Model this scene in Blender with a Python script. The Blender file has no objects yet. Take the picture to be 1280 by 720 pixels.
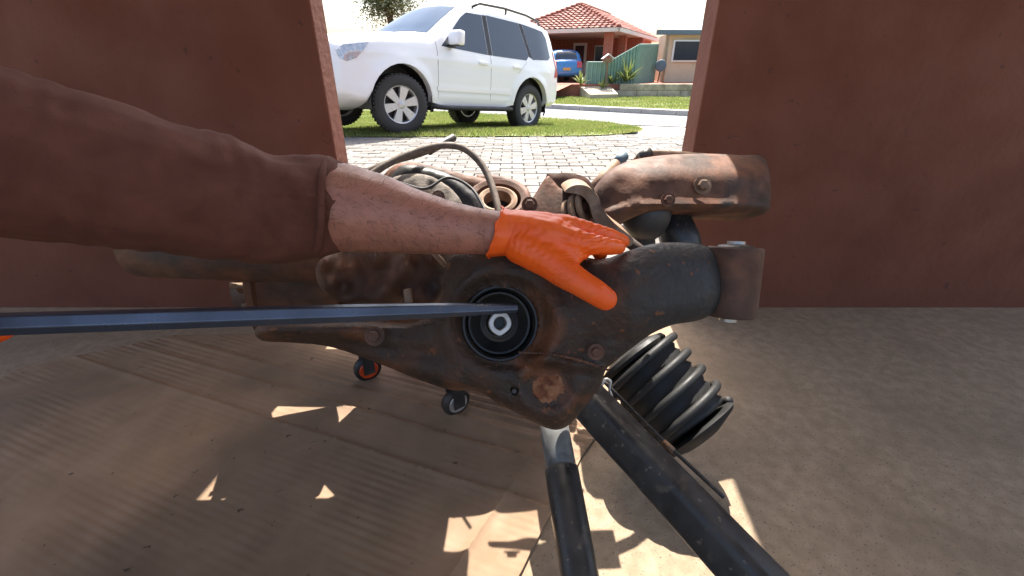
import bpy, bmesh, math, random
import numpy as np
from mathutils import Vector, Matrix
from mathutils.geometry import delaunay_2d_cdt

random.seed(7); RNG = np.random.default_rng(7)
R = math.radians
SC = bpy.context.scene
COL = SC.collection

# ------------------------------------------------------------------ camera
CAM_H, FPX, PITCH = 0.90, 560.0, 26.565
cam = bpy.data.cameras.new('camera')
cam.sensor_fit = 'HORIZONTAL'; cam.sensor_width = 36.0
cam.lens = 36.0 * FPX / 1280.0
cam.clip_start = 0.02; cam.clip_end = 2000
cam_o = bpy.data.objects.new('camera', cam); COL.objects.link(cam_o)
cam_o.location = (0, 0, CAM_H); cam_o.rotation_euler = (R(90 - PITCH), 0, 0)
SC.camera = cam_o

# ------------------------------------------------------------------ light
SUN_EL, SUN_AZ = 60.0, 6.0        # azimuth measured from +y towards +x
w = bpy.data.worlds.new('World'); SC.world = w; w.use_nodes = True
nt = w.node_tree; nt.nodes.clear()
sky = nt.nodes.new('ShaderNodeTexSky'); sky.sky_type = 'NISHITA'; sky.sun_disc = False
sky.sun_elevation = R(SUN_EL); sky.sun_rotation = R(SUN_AZ)
sky.air_density = 1.0; sky.dust_density = 5.0; sky.ozone_density = 0.4
bgn = nt.nodes.new('ShaderNodeBackground'); bgn.inputs['Strength'].default_value = 0.15
wo = nt.nodes.new('ShaderNodeOutputWorld')
nt.links.new(sky.outputs[0], bgn.inputs['Color']); nt.links.new(bgn.outputs[0], wo.inputs['Surface'])
sun = bpy.data.lights.new('sun', 'SUN'); sun.energy = 5.0; sun.angle = R(0.5); sun.color = (1.0, 0.95, 0.87)
sun_o = bpy.data.objects.new('sun', sun); COL.objects.link(sun_o)
sd = Vector((math.sin(R(SUN_AZ)) * math.cos(R(SUN_EL)), math.cos(R(SUN_AZ)) * math.cos(R(SUN_EL)), math.sin(R(SUN_EL))))
sun_o.rotation_euler = sd.to_track_quat('Z', 'Y').to_euler(); sun_o.location = (3, 6, 9)
SC.view_settings.view_transform = 'Standard'; SC.view_settings.look = 'None'
SC.view_settings.exposure = 1.5; SC.view_settings.gamma = 1.0
SC.view_settings.use_curve_mapping = False
SC.render.engine = 'CYCLES'
SC.cycles.max_bounces = 8; SC.cycles.diffuse_bounces = 5

# ------------------------------------------------------------------ photo geometry helpers
SN, CS = math.sin(R(PITCH)), math.cos(R(PITCH))
def P(px, py, D):
    u = (px - 640) / FPX; v = (360 - py) / FPX
    return Vector((u * D, D * (CS + v * SN), CAM_H + D * (-SN + v * CS)))
def G(px, py, z=0.0):
    v = (360 - py) / FPX
    return P(px, py, (z - CAM_H) / (-SN + v * CS))
def PY(px, py, Y):
    v = (360 - py) / FPX
    return P(px, py, Y / (CS + v * SN))
VIEW = Vector((0, CS, -SN)); UPV = Vector((0, SN, CS)); RIGHT = Vector((1, 0, 0))

# ------------------------------------------------------------------ materials
MATS = {}
def mat(name, c1, c2=None, c3=None, rough=0.6, metal=0.0, scale=8.0, scale3=3.0, t3=0.55, w3=0.08, bump=0.0, bscale=60.0,
        bdist=0.002, rvar=0.1, spec=0.5, sss=0.0, coat=0.0, detail=6.0, trans=0.0, speck=None, speck_t=0.68, speck_s=120.0, leafy=0.0, zone=None):
    """c1-c2 blend by fine noise, c3 laid on in patches, optional specks; bump from noise."""
    if name in MATS: return MATS[name]
    m = bpy.data.materials.new(name); m.use_nodes = True; n = m.node_tree; n.nodes.clear()
    L = n.links.new; N = n.nodes.new
    out = N('ShaderNodeOutputMaterial'); b = N('ShaderNodeBsdfPrincipled'); L(b.outputs[0], out.inputs[0])
    tc = N('ShaderNodeTexCoord'); geo = N('ShaderNodeNewGeometry'); co = geo.outputs['Position']
    def noise(s, d=detail, dist=0.0):
        x = N('ShaderNodeTexNoise'); x.inputs['Scale'].default_value = s; x.inputs['Detail'].default_value = d
        x.inputs['Distortion'].default_value = dist; L(co, x.inputs['Vector']); return x
    def ramp(src, lo, hi):
        r = N('ShaderNodeMapRange'); r.inputs[1].default_value = lo; r.inputs[2].default_value = hi; L(src, r.inputs[0]); return r.outputs[0]
    def mix(f, a, bb):
        x = N('ShaderNodeMix'); x.data_type = 'RGBA'; L(f, x.inputs[0])
        for s, v in ((6, a), (7, bb)):
            if isinstance(v, tuple): x.inputs[s].default_value = (*v, 1)
            else: L(v, x.inputs[s])
        return x.outputs[2]
    col = None
    if c2 is None: c2 = tuple(x * 0.85 for x in c1)
    n1 = noise(scale, detail, 0.3)
    col = mix(ramp(n1.outputs[0], 0.35, 0.65), c1, c2)
    if c3 is not None:
        n3 = noise(scale3, 8.0, 0.6); col = mix(ramp(n3.outputs[0], t3 - w3, t3 + w3), col, c3)
    if zone is not None:                       # (colour, x0, x1): remaining paint towards one end of the part, with a ragged border
        sx = N('ShaderNodeSeparateXYZ'); L(co, sx.inputs[0]); nz = noise(16.0, 8.0, 0.8)
        ad = N('ShaderNodeMath'); ad.operation = 'MULTIPLY_ADD'; ad.inputs[1].default_value = zone[3]; L(nz.outputs[0], ad.inputs[0]); L(sx.outputs[0], ad.inputs[2])
        col = mix(ramp(ad.outputs[0], zone[1] + zone[3] * .5, zone[2] + zone[3] * .5), col, zone[0])
    if speck is not None:
        n4 = noise(speck_s, 2.0); col = mix(ramp(n4.outputs[0], speck_t - 0.03, speck_t + 0.03), col, speck)
    L(col, b.inputs['Base Color'])
    rr = N('ShaderNodeMapRange'); rr.inputs[3].default_value = max(0.02, rough - rvar); rr.inputs[4].default_value = min(1, rough + rvar)
    rr.inputs[1].default_value = 0.3; rr.inputs[2].default_value = 0.7
    L(n1.outputs[0], rr.inputs[0]); L(rr.outputs[0], b.inputs['Roughness'])
    b.inputs['Metallic'].default_value = metal; b.inputs['Specular IOR Level'].default_value = spec
    b.inputs['Coat Weight'].default_value = coat; b.inputs['Coat Roughness'].default_value = 0.05
    if sss: b.inputs['Subsurface Weight'].default_value = sss; b.inputs['Subsurface Radius'].default_value = (0.008, 0.003, 0.0015)
    if trans: b.inputs['Transmission Weight'].default_value = trans
    if bump:
        nb = noise(bscale, 8.0); bp = N('ShaderNodeBump'); bp.inputs['Strength'].default_value = bump; bp.inputs['Distance'].default_value = bdist
        L(nb.outputs[0], bp.inputs['Height']); L(bp.outputs[0], b.inputs['Normal'])
    if leafy:
        tr = N('ShaderNodeBsdfTranslucent'); L(col, tr.inputs['Color']); ms = N('ShaderNodeMixShader'); ms.inputs[0].default_value = leafy
        L(b.outputs[0], ms.inputs[1]); L(tr.outputs[0], ms.inputs[2]); L(ms.outputs[0], out.inputs[0])
    MATS[name] = m
    return m

def brick_mat(name, c1, c2, mortar, sx, sz):
    m = bpy.data.materials.new(name); m.use_nodes = True; n = m.node_tree; L = n.links.new; N = n.nodes.new
    b = n.nodes['Principled BSDF']; tc = N('ShaderNodeTexCoord'); mp = N('ShaderNodeMapping')
    sep = N('ShaderNodeSeparateXYZ'); L(tc.outputs['Object'], sep.inputs[0])
    add = N('ShaderNodeMath'); add.operation = 'ADD'; L(sep.outputs[0], add.inputs[0]); L(sep.outputs[1], add.inputs[1])
    cb = N('ShaderNodeCombineXYZ'); L(add.outputs[0], cb.inputs[0]); L(sep.outputs[2], cb.inputs[1])
    br = N('ShaderNodeTexBrick'); L(cb.outputs[0], br.inputs['Vector'])
    br.inputs['Color1'].default_value = (*c1, 1); br.inputs['Color2'].default_value = (*c2, 1); br.inputs['Mortar'].default_value = (*mortar, 1)
    br.inputs['Scale'].default_value = 1.0; br.inputs['Brick Width'].default_value = sx; br.inputs['Row Height'].default_value = sz
    br.inputs['Mortar Size'].default_value = 0.008
    L(br.outputs['Color'], b.inputs['Base Color']); b.inputs['Roughness'].default_value = 0.9
    return m

def flute_mat(m, dx, dy, period):
    """corrugation telegraphing through the liner: bands across the board as relief"""
    n = m.node_tree; N = n.nodes.new; L = n.links.new; b = next(x for x in n.nodes if x.type == 'BSDF_PRINCIPLED')
    geo = N('ShaderNodeNewGeometry'); dt = N('ShaderNodeVectorMath'); dt.operation = 'DOT_PRODUCT'; dt.inputs[1].default_value = (dx, dy, 0); L(geo.outputs['Position'], dt.inputs[0])
    mu = N('ShaderNodeMath'); mu.operation = 'MULTIPLY'; mu.inputs[1].default_value = 6.2832 / period; L(dt.outputs['Value'], mu.inputs[0])
    sn = N('ShaderNodeMath'); sn.operation = 'SINE'; L(mu.outputs[0], sn.inputs[0])
    ns = N('ShaderNodeTexNoise'); ns.inputs['Scale'].default_value = 5.0; L(geo.outputs['Position'], ns.inputs['Vector'])
    am = N('ShaderNodeMapRange'); am.inputs[1].default_value = .42; am.inputs[2].default_value = .66; L(ns.outputs[0], am.inputs[0])
    mm = N('ShaderNodeMath'); mm.operation = 'MULTIPLY'; L(sn.outputs[0], mm.inputs[0]); L(am.outputs[0], mm.inputs[1])
    bp = N('ShaderNodeBump'); bp.inputs['Strength'].default_value = 1.0; bp.inputs['Distance'].default_value = .0007; L(mm.outputs[0], bp.inputs['Height'])
    old = b.inputs['Normal'].links[0].from_socket if b.inputs['Normal'].links else None
    if old: L(old, bp.inputs['Normal'])
    L(bp.outputs[0], b.inputs['Normal'])
M = {}
M['wall'] = mat('brown_render', (0.148, 0.043, 0.0215), (0.122, 0.035, 0.0175), (0.168, 0.053, 0.028), rough=0.8, scale=5, scale3=1.3, t3=0.58, w3=0.2, bump=0.55, bscale=34, bdist=0.005, detail=9, speck=(0.09, 0.030, 0.017), speck_t=0.735, speck_s=30)
M['ceil'] = mat('ceiling_paint', (0.55, 0.52, 0.48), rough=0.9)
M['concrete'] = mat('floor_concrete', (0.32, 0.235, 0.155), (0.25, 0.182, 0.118), (0.205, 0.148, 0.095), rough=0.85, scale=30, scale3=2.5, t3=0.62, w3=0.12, bump=0.5, bscale=160, bdist=0.002, speck=(0.10, 0.085, 0.07), speck_t=0.66, speck_s=190)
M['apron'] = mat('pale_concrete', (0.42, 0.40, 0.37), (0.34, 0.325, 0.30), rough=0.9, scale=3, bump=0.3, bscale=90)
M['road'] = mat('road_asphalt', (0.17, 0.17, 0.175), (0.13, 0.13, 0.135), rough=0.9, scale=6, bump=0.3, bscale=150)
M['earth'] = mat('ground_earth', (0.16, 0.12, 0.08), (0.12, 0.11, 0.06), rough=0.95, scale=1.5)
M['paver'] = mat('paver_clay', (0.175, 0.163, 0.148), (0.14, 0.13, 0.117), (0.20, 0.187, 0.17), rough=0.9, scale=7, scale3=1.6, t3=0.55, w3=0.1, bump=0.3, bscale=200)
M['paver2'] = mat('paver_clay_dark', (0.14, 0.13, 0.117), (0.11, 0.102, 0.092), rough=0.9, scale=9, bump=0.3, bscale=200)
M['joint'] = mat('paver_joint_sand', (0.075, 0.068, 0.06), rough=1.0)
M['grass'] = mat('grass_blades', (0.15, 0.21, 0.045), (0.22, 0.25, 0.07), (0.32, 0.29, 0.13), rough=0.7, scale=1.8, scale3=5, t3=0.62, w3=0.1, leafy=0.5)
M['turf'] = mat('turf_soil', (0.12, 0.16, 0.04), (0.17, 0.17, 0.07), rough=0.95, scale=9, bump=0.8, bscale=40, bdist=0.02)
M['leaf'] = mat('tree_leaves', (0.035, 0.065, 0.018), (0.07, 0.10, 0.03), rough=0.6, scale=2.5, leafy=0.35)
M['bark'] = mat('tree_bark', (0.10, 0.075, 0.055), rough=0.95, bump=0.6, bscale=20, bdist=0.02)
M['card'] = mat('cardboard', (0.295, 0.19, 0.115), (0.245, 0.155, 0.092), (0.195, 0.128, 0.078), rough=0.8, scale=12, scale3=3.2, t3=0.6, w3=0.12, bump=0.15, bscale=240, speck=(0.07, 0.045, 0.03), speck_t=0.745, speck_s=42)
M['rust'] = mat('rusty_black_steel', (0.026, 0.016, 0.011), (0.060, 0.030, 0.017), (0.125, 0.046, 0.019), rough=0.6, scale=22, scale3=13, t3=0.585, w3=0.075, bump=0.9, bscale=150, bdist=0.0028, rvar=0.16, spec=0.4, zone=((0.030, 0.029, 0.029), 0.09, 0.20, 0.25), speck=(0.15, 0.055, 0.022), speck_t=0.69, speck_s=75)
M['rustgrey'] = mat('grey_black_painted_steel', (0.030, 0.030, 0.031), (0.045, 0.043, 0.042), (0.07, 0.033, 0.017), rough=0.45, scale=22, scale3=8, t3=0.66, w3=0.06, bump=0.3, bscale=90, bdist=0.001, rvar=0.12)
M['rustbrown'] = mat('brown_rusted_steel', (0.15, 0.060, 0.030), (0.085, 0.035, 0.019), (0.045, 0.028, 0.021), rough=0.7, scale=24, scale3=9, t3=0.56, w3=0.12, bump=0.6, bscale=130, bdist=0.0015, rvar=0.12)
M['rustpale'] = mat('pale_rusted_steel', (0.30, 0.20, 0.13), (0.20, 0.115, 0.065), (0.10, 0.05, 0.028), rough=0.65, scale=34, scale3=14, t3=0.60, w3=0.10, bump=0.5, bscale=150, bdist=0.001)
M['rustorange'] = mat('flaking_orange_rust', (0.24, 0.085, 0.035), (0.095, 0.03, 0.014), (0.28, 0.125, 0.06), rough=0.9, scale=110, scale3=60, t3=0.58, w3=0.06, bump=1.0, bscale=170, bdist=0.004)
M['castgrey'] = mat('grey_brown_casting', (0.17, 0.145, 0.12), (0.12, 0.10, 0.085), (0.24, 0.19, 0.13), rough=0.85, scale=40, scale3=14, t3=0.64, w3=0.06, bump=0.8, bscale=200, bdist=0.002)
M['black'] = mat('black_painted_steel', (0.020, 0.020, 0.021), (0.034, 0.032, 0.031), (0.085, 0.070, 0.056), rough=0.42, scale=34, scale3=20, t3=0.645, w3=0.06, bump=0.25, bscale=180, bdist=0.001, rvar=0.14, speck=(0.11, 0.09, 0.07), speck_t=0.69, speck_s=90)
M['rubber'] = mat('black_rubber', (0.011, 0.011, 0.012), (0.020, 0.019, 0.018), (0.045, 0.037, 0.030), rough=0.48, scale=26, scale3=15, t3=0.64, w3=0.08, bump=0.35, bscale=120, bdist=0.0012)
M['galv'] = mat('dull_grey_steel', (0.16, 0.16, 0.155), (0.11, 0.11, 0.105), (0.06, 0.052, 0.045), rough=0.5, scale=30, scale3=20, t3=0.62, w3=0.08, bump=0.2, bscale=150)
M['dimrubber'] = mat('dim_black_rubber', (0.0075, 0.0075, 0.008), (0.012, 0.0115, 0.011), rough=0.6, scale=30, bump=0.3, bscale=140, bdist=0.001)  # rubber tone darkened so the spring looks less lit
M['hose'] = mat('brown_grey_hose', (0.15, 0.115, 0.09), (0.10, 0.078, 0.062), rough=0.7, scale=60, bump=0.3, bscale=300)
M['alu'] = mat('dull_aluminium', (0.62, 0.58, 0.53), (0.45, 0.42, 0.38), rough=0.4, metal=0.6, scale=60)
M['bar'] = mat('dark_blued_steel', (0.105, 0.125, 0.165), (0.075, 0.09, 0.12), (0.13, 0.125, 0.13), rough=0.34, metal=0.6, scale=18, scale3=40, t3=0.66, w3=0.06, bump=0.12, bscale=120)
M['orange'] = mat('orange_paint', (0.62, 0.07, 0.015), (0.5, 0.055, 0.012), rough=0.35, scale=10)
M['white'] = mat('white_paint', (0.8, 0.8, 0.8), (0.76, 0.76, 0.76), rough=0.5)
M['skin'] = mat('skin', (0.37, 0.17, 0.112), (0.30, 0.128, 0.083), (0.41, 0.155, 0.108), rough=0.45, scale=70, scale3=13, t3=0.57, w3=0.16, bump=0.4, bscale=480, bdist=0.0012, sss=0.10, speck=(0.25, 0.10, 0.065), speck_t=0.70, speck_s=200)
M['hair'] = mat('arm_hair', (0.10, 0.062, 0.045), rough=0.5)
M['headhair'] = mat('head_hair', (0.05, 0.035, 0.025), rough=0.7)
M['glove'] = mat('orange_nitrile', (0.92, 0.125, 0.008), (0.86, 0.10, 0.005), (0.90, 0.16, 0.03), rough=0.40, scale=14, scale3=18, t3=0.62, w3=0.15, bump=0.25, bscale=420, bdist=0.0006, sss=0.05)
M['shirt'] = mat('brown_work_shirt', (0.125, 0.040, 0.024), (0.095, 0.030, 0.018), rough=0.95, scale=30, bump=0.3, bscale=500)
M['shorts'] = mat('dark_work_trousers', (0.035, 0.035, 0.04), rough=0.95, scale=30)
M['carpaint'] = mat('white_car_paint', (0.80, 0.80, 0.80), (0.79, 0.79, 0.79), rough=0.3, coat=0.6, rvar=0.02, scale=2)
M['blackplastic'] = mat('black_plastic', (0.018, 0.018, 0.02), (0.014, 0.014, 0.016), rough=0.55)
M['glass'] = mat('tinted_glass', (0.030, 0.040, 0.055), (0.026, 0.036, 0.050), rough=0.04, rvar=0.02, spec=0.75, scale=2)
M['windscreen'] = mat('windscreen_glass', (0.05, 0.085, 0.14), (0.04, 0.07, 0.12), rough=0.15, rvar=0.02, spec=0.03, scale=2)
M['tyre'] = mat('tyre_rubber', (0.035, 0.034, 0.035), (0.045, 0.043, 0.042), rough=0.85, scale=20, bump=0.2)
M['rim'] = mat('silver_alloy', (0.60, 0.59, 0.58), (0.55, 0.54, 0.53), rough=0.32, metal=0.55, scale=6)
M['chrome'] = mat('chrome', (0.7, 0.7, 0.7), (0.65, 0.65, 0.65), rough=0.12, metal=1.0)
M['lamp'] = mat('clear_lamp', (0.55, 0.57, 0.6), (0.35, 0.37, 0.4), rough=0.1, metal=0.3, scale=30, coat=1.0)
M['redlamp'] = mat('red_lamp', (0.5, 0.015, 0.02), (0.4, 0.01, 0.015), rough=0.15, coat=1.0)
M['bluepaint'] = mat('blue_car_paint', (0.035, 0.21, 0.50), (0.03, 0.19, 0.46), rough=0.3, coat=0.8)
M['plate'] = mat('number_plate_yellow', (0.6, 0.33, 0.09), rough=0.4)
M['brick'] = brick_mat('red_brick', (0.36, 0.10, 0.06), (0.30, 0.085, 0.05), (0.32, 0.22, 0.17), 0.24, 0.086)
M['tile'] = mat('terracotta_tile', (0.29, 0.105, 0.08), (0.22, 0.082, 0.064), (0.34, 0.155, 0.12), rough=0.8, scale=3.0, scale3=1.2, t3=0.58, w3=0.1)
M['ridge'] = mat('ridge_tile', (0.27, 0.075, 0.05), (0.22, 0.06, 0.04), rough=0.8, scale=3)
M['fascia'] = mat('cream_fascia', (0.66, 0.62, 0.56), (0.6, 0.56, 0.5), rough=0.6)
M['soffit'] = mat('soffit_board', (0.55, 0.50, 0.44), rough=0.8)
M['fence'] = mat('green_fence_steel', (0.20, 0.33, 0.27), (0.18, 0.30, 0.25), rough=0.5, scale=4)
M['beige'] = mat('beige_render', (0.60, 0.47, 0.33), (0.55, 0.43, 0.30), rough=0.9, scale=2)
M['bluegrey'] = mat('blue_grey_steel_roof', (0.10, 0.16, 0.20), (0.09, 0.14, 0.18), rough=0.5)
M['lime'] = mat('limestone_block', (0.46, 0.40, 0.30), (0.36, 0.31, 0.23), (0.24, 0.20, 0.15), rough=0.95, scale=4, scale3=1.6, t3=0.6, w3=0.1, bump=0.5, bscale=20, bdist=0.02)
M['redpave'] = mat('red_brick_paving', (0.34, 0.12, 0.08), (0.28, 0.10, 0.07), rough=0.9, scale=5)
M['plant'] = mat('spiky_plant_leaf', (0.12, 0.17, 0.04), (0.20, 0.22, 0.07), rough=0.6, scale=6, leafy=0.4)
M['wood'] = mat('grey_brown_wood', (0.22, 0.14, 0.09), rough=0.8)

# ------------------------------------------------------------------ object helpers
def tag(o, label=None, cat=None, group=None, kind=None):
    for k, v in (('label', label), ('category', cat), ('group', group), ('kind', kind)):
        if v: o[k] = v
    return o
def link(name, me, m=None, parent=None, smooth=False):
    o = bpy.data.objects.new(name, me); COL.objects.link(o)
    if m is not None:
        me.materials.clear(); me.materials.append(m)
    if smooth: me.polygons.foreach_set('use_smooth', [True] * len(me.polygons))
    if parent is not None: setpar(o, parent)
    return o
def world(o):
    if o.parent is None: return o.matrix_basis.copy()
    return world(o.parent) @ o.matrix_parent_inverse @ o.matrix_basis
def setpar(o, p):
    """children are modelled in the coordinates the parent stands in"""
    o.parent = p; o.matrix_parent_inverse = world(p).inverted()
def empty(name, loc=(0, 0, 0), parent=None):
    o = bpy.data.objects.new(name, None); COL.objects.link(o); o.location = loc; o.empty_display_size = 0.1
    if parent is not None: setpar(o, parent)
    return o

class MB:
    def __init__(s): s.v = []; s.f = []
    def add(s, vs, fs):
        k = len(s.v); s.v += [tuple(x) for x in vs]; s.f += [tuple(i + k for i in f) for f in fs]; return s
    def box(s, c, size, mtx=None, bevel=0.0):
        hx, hy, hz = (x / 2 for x in size); c = Vector(c)
        if bevel:
            bm = bmesh.new(); bmesh.ops.create_cube(bm, size=1.0)
            bmesh.ops.scale(bm, vec=size, verts=bm.verts)
            bmesh.ops.bevel(bm, geom=list(bm.edges), offset=bevel, segments=2, affect='EDGES', profile=0.6)
            bm.verts.index_update(); vs = [v.co.copy() for v in bm.verts]; fs = [[v.index for v in f.verts] for f in bm.faces]; bm.free()
        else:
            vs = [Vector((x, y, z)) for z in (-hz, hz) for x, y in ((-hx, -hy), (hx, -hy), (hx, hy), (-hx, hy))]
            fs = [(3, 2, 1, 0), (4, 5, 6, 7), (0, 1, 5, 4), (1, 2, 6, 5), (2, 3, 7, 6), (3, 0, 4, 7)]
        if mtx is not None: vs = [mtx @ v for v in vs]
        return s.add([v + c for v in vs], fs)
    def tube(s, pts, radii, seg=12, caps=True, squash=None):
        pts = [Vector(p) for p in pts]; n = len(pts)
        if not hasattr(radii, '__len__'): radii = [radii] * n
        k0 = len(s.v); t0 = (pts[1] - pts[0]).normalized()
        a = t0.orthogonal().normalized() if squash is None else (squash - t0 * squash.dot(t0)).normalized()
        for i, p in enumerate(pts):
            t = (pts[min(i + 1, n - 1)] - pts[max(i - 1, 0)]).normalized()
            a = (a - t * a.dot(t)).normalized(); b = t.cross(a)
            for j in range(seg):
                q = 2 * math.pi * j / seg
                s.v.append(tuple(p + (a * math.cos(q) + b * math.sin(q)) * radii[i]))
        for i in range(n - 1):
            for j in range(seg):
                s.f.append((k0 + i * seg + j, k0 + i * seg + (j + 1) % seg, k0 + (i + 1) * seg + (j + 1) % seg, k0 + (i + 1) * seg + j))
        if caps:
            s.f.append(tuple(k0 + j for j in reversed(range(seg)))); s.f.append(tuple(k0 + (n - 1) * seg + j for j in range(seg)))
        return s
    def lathe(s, prof, mtx, seg=32, closed=False):
        """prof: (r, h) revolved about local z"""
        k0 = len(s.v); n = len(prof)
        for r, h in prof:
            for j in range(seg):
                q = 2 * math.pi * j / seg; s.v.append(tuple(mtx @ Vector((r * math.cos(q), r * math.sin(q), h))))
        m = n if closed else n - 1
        for i in range(m):
            i2 = (i + 1) % n
            for j in range(seg):
                s.f.append((k0 + i * seg + j, k0 + i * seg + (j + 1) % seg, k0 + i2 * seg + (j + 1) % seg, k0 + i2 * seg + j))
        if not closed:
            if prof[0][0] > 1e-6: s.f.append(tuple(k0 + j for j in reversed(range(seg))))
            if prof[-1][0] > 1e-6: s.f.append(tuple(k0 + (n - 1) * seg + j for j in range(seg)))
        return s
    def prism(s, poly, fn0, fn1):
        n = len(poly); k = len(s.v)
        s.v += [tuple(fn0(p)) for p in poly] + [tuple(fn1(p)) for p in poly]
        s.f.append(tuple(k + i for i in range(n))); s.f.append(tuple(k + n + i for i in reversed(range(n))))
        for i in range(n): s.f.append((k + i, k + n + i, k + n + (i + 1) % n, k + (i + 1) % n))
        return s
    def build(s, name, m=None, parent=None, smooth=False, fix=True, auto=None):
        me = bpy.data.meshes.new(name); me.from_pydata(s.v, [], s.f)
        if fix:
            bm = bmesh.new(); bm.from_mesh(me); bmesh.ops.recalc_face_normals(bm, faces=bm.faces); bm.to_mesh(me); bm.free()
        o = link(name, me, m, parent, smooth)
        if auto is not None:
            me.polygons.foreach_set('use_smooth', [True] * len(me.polygons)); sharp(me, auto)
        return o
def sharp(me, ang=40):
    bm = bmesh.new(); bm.from_mesh(me)
    for e in bm.edges:
        e.smooth = not (len(e.link_faces) == 2 and e.calc_face_angle(0) > R(ang))
    bm.to_mesh(me); bm.free()
def local_to(o, loc):
    """shift mesh so that its object origin sits at loc (world-space vertices)"""
    o.data.transform(Matrix.Translation(-Vector(loc))); o.location = loc
def crom(pts, n=6, closed=True):
    pts = [np.array(p, float) for p in pts]; m = len(pts); out = []
    rng = range(m) if closed else range(m - 1)
    for i in rng:
        if closed: p0, p1, p2, p3 = pts[i - 1], pts[i], pts[(i + 1) % m], pts[(i + 2) % m]
        else: p0, p1, p2, p3 = pts[max(i - 1, 0)], pts[i], pts[i + 1], pts[min(i + 2, m - 1)]
        for k in range(n):
            t = k / n
            out.append(0.5 * (2 * p1 + (p2 - p0) * t + (2 * p0 - 5 * p1 + 4 * p2 - p3) * t * t + (3 * p1 - p0 - 3 * p2 + p3) * t ** 3))
    if not closed: out.append(pts[-1])
    return out
def seg_dist(p, poly, closed=True):
    """distance of points p (N,2) to polyline"""
    a = np.array(poly, float); b = np.roll(a, -1, 0)
    if not closed: a, b = a[:-1], b[:-1]
    d = np.full(len(p), 1e9)
    for i in range(len(a)):
        ab = b[i] - a[i]; l2 = max(ab @ ab, 1e-12)
        t = np.clip(((p - a[i]) @ ab) / l2, 0, 1); q = a[i] + t[:, None] * ab
        d = np.minimum(d, np.hypot(*(p - q).T))
    return d
def inside(p, poly):
    a = np.array(poly, float); r = np.zeros(len(p), bool); j = len(a) - 1
    for i in range(len(a)):
        c = (a[i, 1] > p[:, 1]) != (a[j, 1] > p[:, 1])
        with np.errstate(divide='ignore', invalid='ignore'):
            r ^= c & (p[:, 0] < (a[j, 0] - a[i, 0]) * (p[:, 1] - a[i, 1]) / (a[j, 1] - a[i, 1]) + a[i, 0])
        j = i
    return r
def tri_region(poly, step, jitter=0.25, extra=()):
    """triangulate a closed outline with interior points; returns pts (N,2), tris, outline index order"""
    a = np.array(poly, float); lo, hi = a.min(0), a.max(0)
    gx, gy = np.meshgrid(np.arange(lo[0], hi[0], step), np.arange(lo[1], hi[1], step * 0.87))
    gx = gx + (np.arange(gx.shape[0]) % 2)[:, None] * step * 0.5
    g = np.stack([gx.ravel(), gy.ravel()], 1); g = g + RNG.uniform(-jitter, jitter, g.shape) * step * 0.3
    g = g[inside(g, a)]; g = g[seg_dist(g, a) > step * 0.45]
    vs = [Vector(x) for x in a] + [Vector(x) for x in g]
    n = len(a)
    ov, oe, of, vo, eo, fo = delaunay_2d_cdt(vs, [], [list(range(n))], 1, 1e-7)
    pts = np.array([tuple(v) for v in ov]); om = [None] * n
    for i, src in enumerate(vo):
        for q in src:
            if q < n: om[q] = i
    return pts, [tuple(f) for f in of], om
def vnoise(p, s, seed=0):
    """cheap smooth pseudo-noise on 2D points"""
    r = np.random.default_rng(seed); o = np.zeros(len(p))
    for k in range(7):
        a = r.uniform(0, 6.28); fr = s * r.uniform(0.6, 1.8); d = np.array([math.cos(a), math.sin(a)])
        o += np.sin(p @ d * fr + r.uniform(0, 6.28))
    return o / 3.5
def relief(name, outline, D0, bulge, thick, m, parent=None, step=4.0, rnd=10.0, rdepth=0.012, smooth_n=4, closed_curve=True, back=None, rough=0.0):
    """pressed-metal solid: outline (photo pixels at axis depth D0), front bulged toward the camera by bulge(p, d) metres, wall thickness behind"""
    poly = crom(outline, smooth_n) if closed_curve else [np.array(x, float) for x in outline]
    pts, tris, om = tri_region(poly, step)
    d = seg_dist(pts, poly)
    t = np.clip(d / rnd, 0, 1); edge = rdepth * (np.sqrt(np.clip(1 - (1 - t) ** 2, 0, 1)) - 1)
    bl = edge + (bulge(pts, d) if bulge else 0)
    if rough: bl = bl + rough * vnoise(pts, 0.12, 3) + rough * 0.6 * vnoise(pts, 0.3, 5)
    if not hasattr(D0, '__call__'): base = np.full(len(pts), D0)
    else: base = D0(pts)
    front = [P(p[0], p[1], b - q) for p, b, q in zip(pts, base, bl)]
    bk = [f + VIEW * (thick + (0 if back is None else 0)) for f in front]
    n = len(pts); mb = MB(); mb.add(front, [tuple(x) for x in tris]); mb.v += [tuple(v) for v in bk]
    mb.f += [tuple(n + i for i in reversed(f)) for f in tris]
    k = len(om)
    for i in range(k):
        a, b = om[i], om[(i + 1) % k]
        if a is None or b is None or a == b: continue
        mb.f.append((a, n + a, n + b, b))
    return mb.build(name, m, parent, auto=60)
def gauss(p, c, r): return np.exp(-((p[:, 0] - c[0]) ** 2 + (p[:, 1] - c[1]) ** 2) / (2 * r * r))
def ramp01(x, a, b):
    t = np.clip((x - a) / (b - a), 0, 1); return t * t * (3 - 2 * t)
def frame(axis, up=Vector((0, 0, 1)), loc=(0, 0, 0)):
    z = Vector(axis).normalized(); x = up.cross(z)
    if x.length < 1e-4: x = Vector((1, 0, 0))
    x.normalize(); y = z.cross(x)
    m = Matrix((x, y, z)).transposed().to_4x4(); m.translation = Vector(loc); return m

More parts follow.
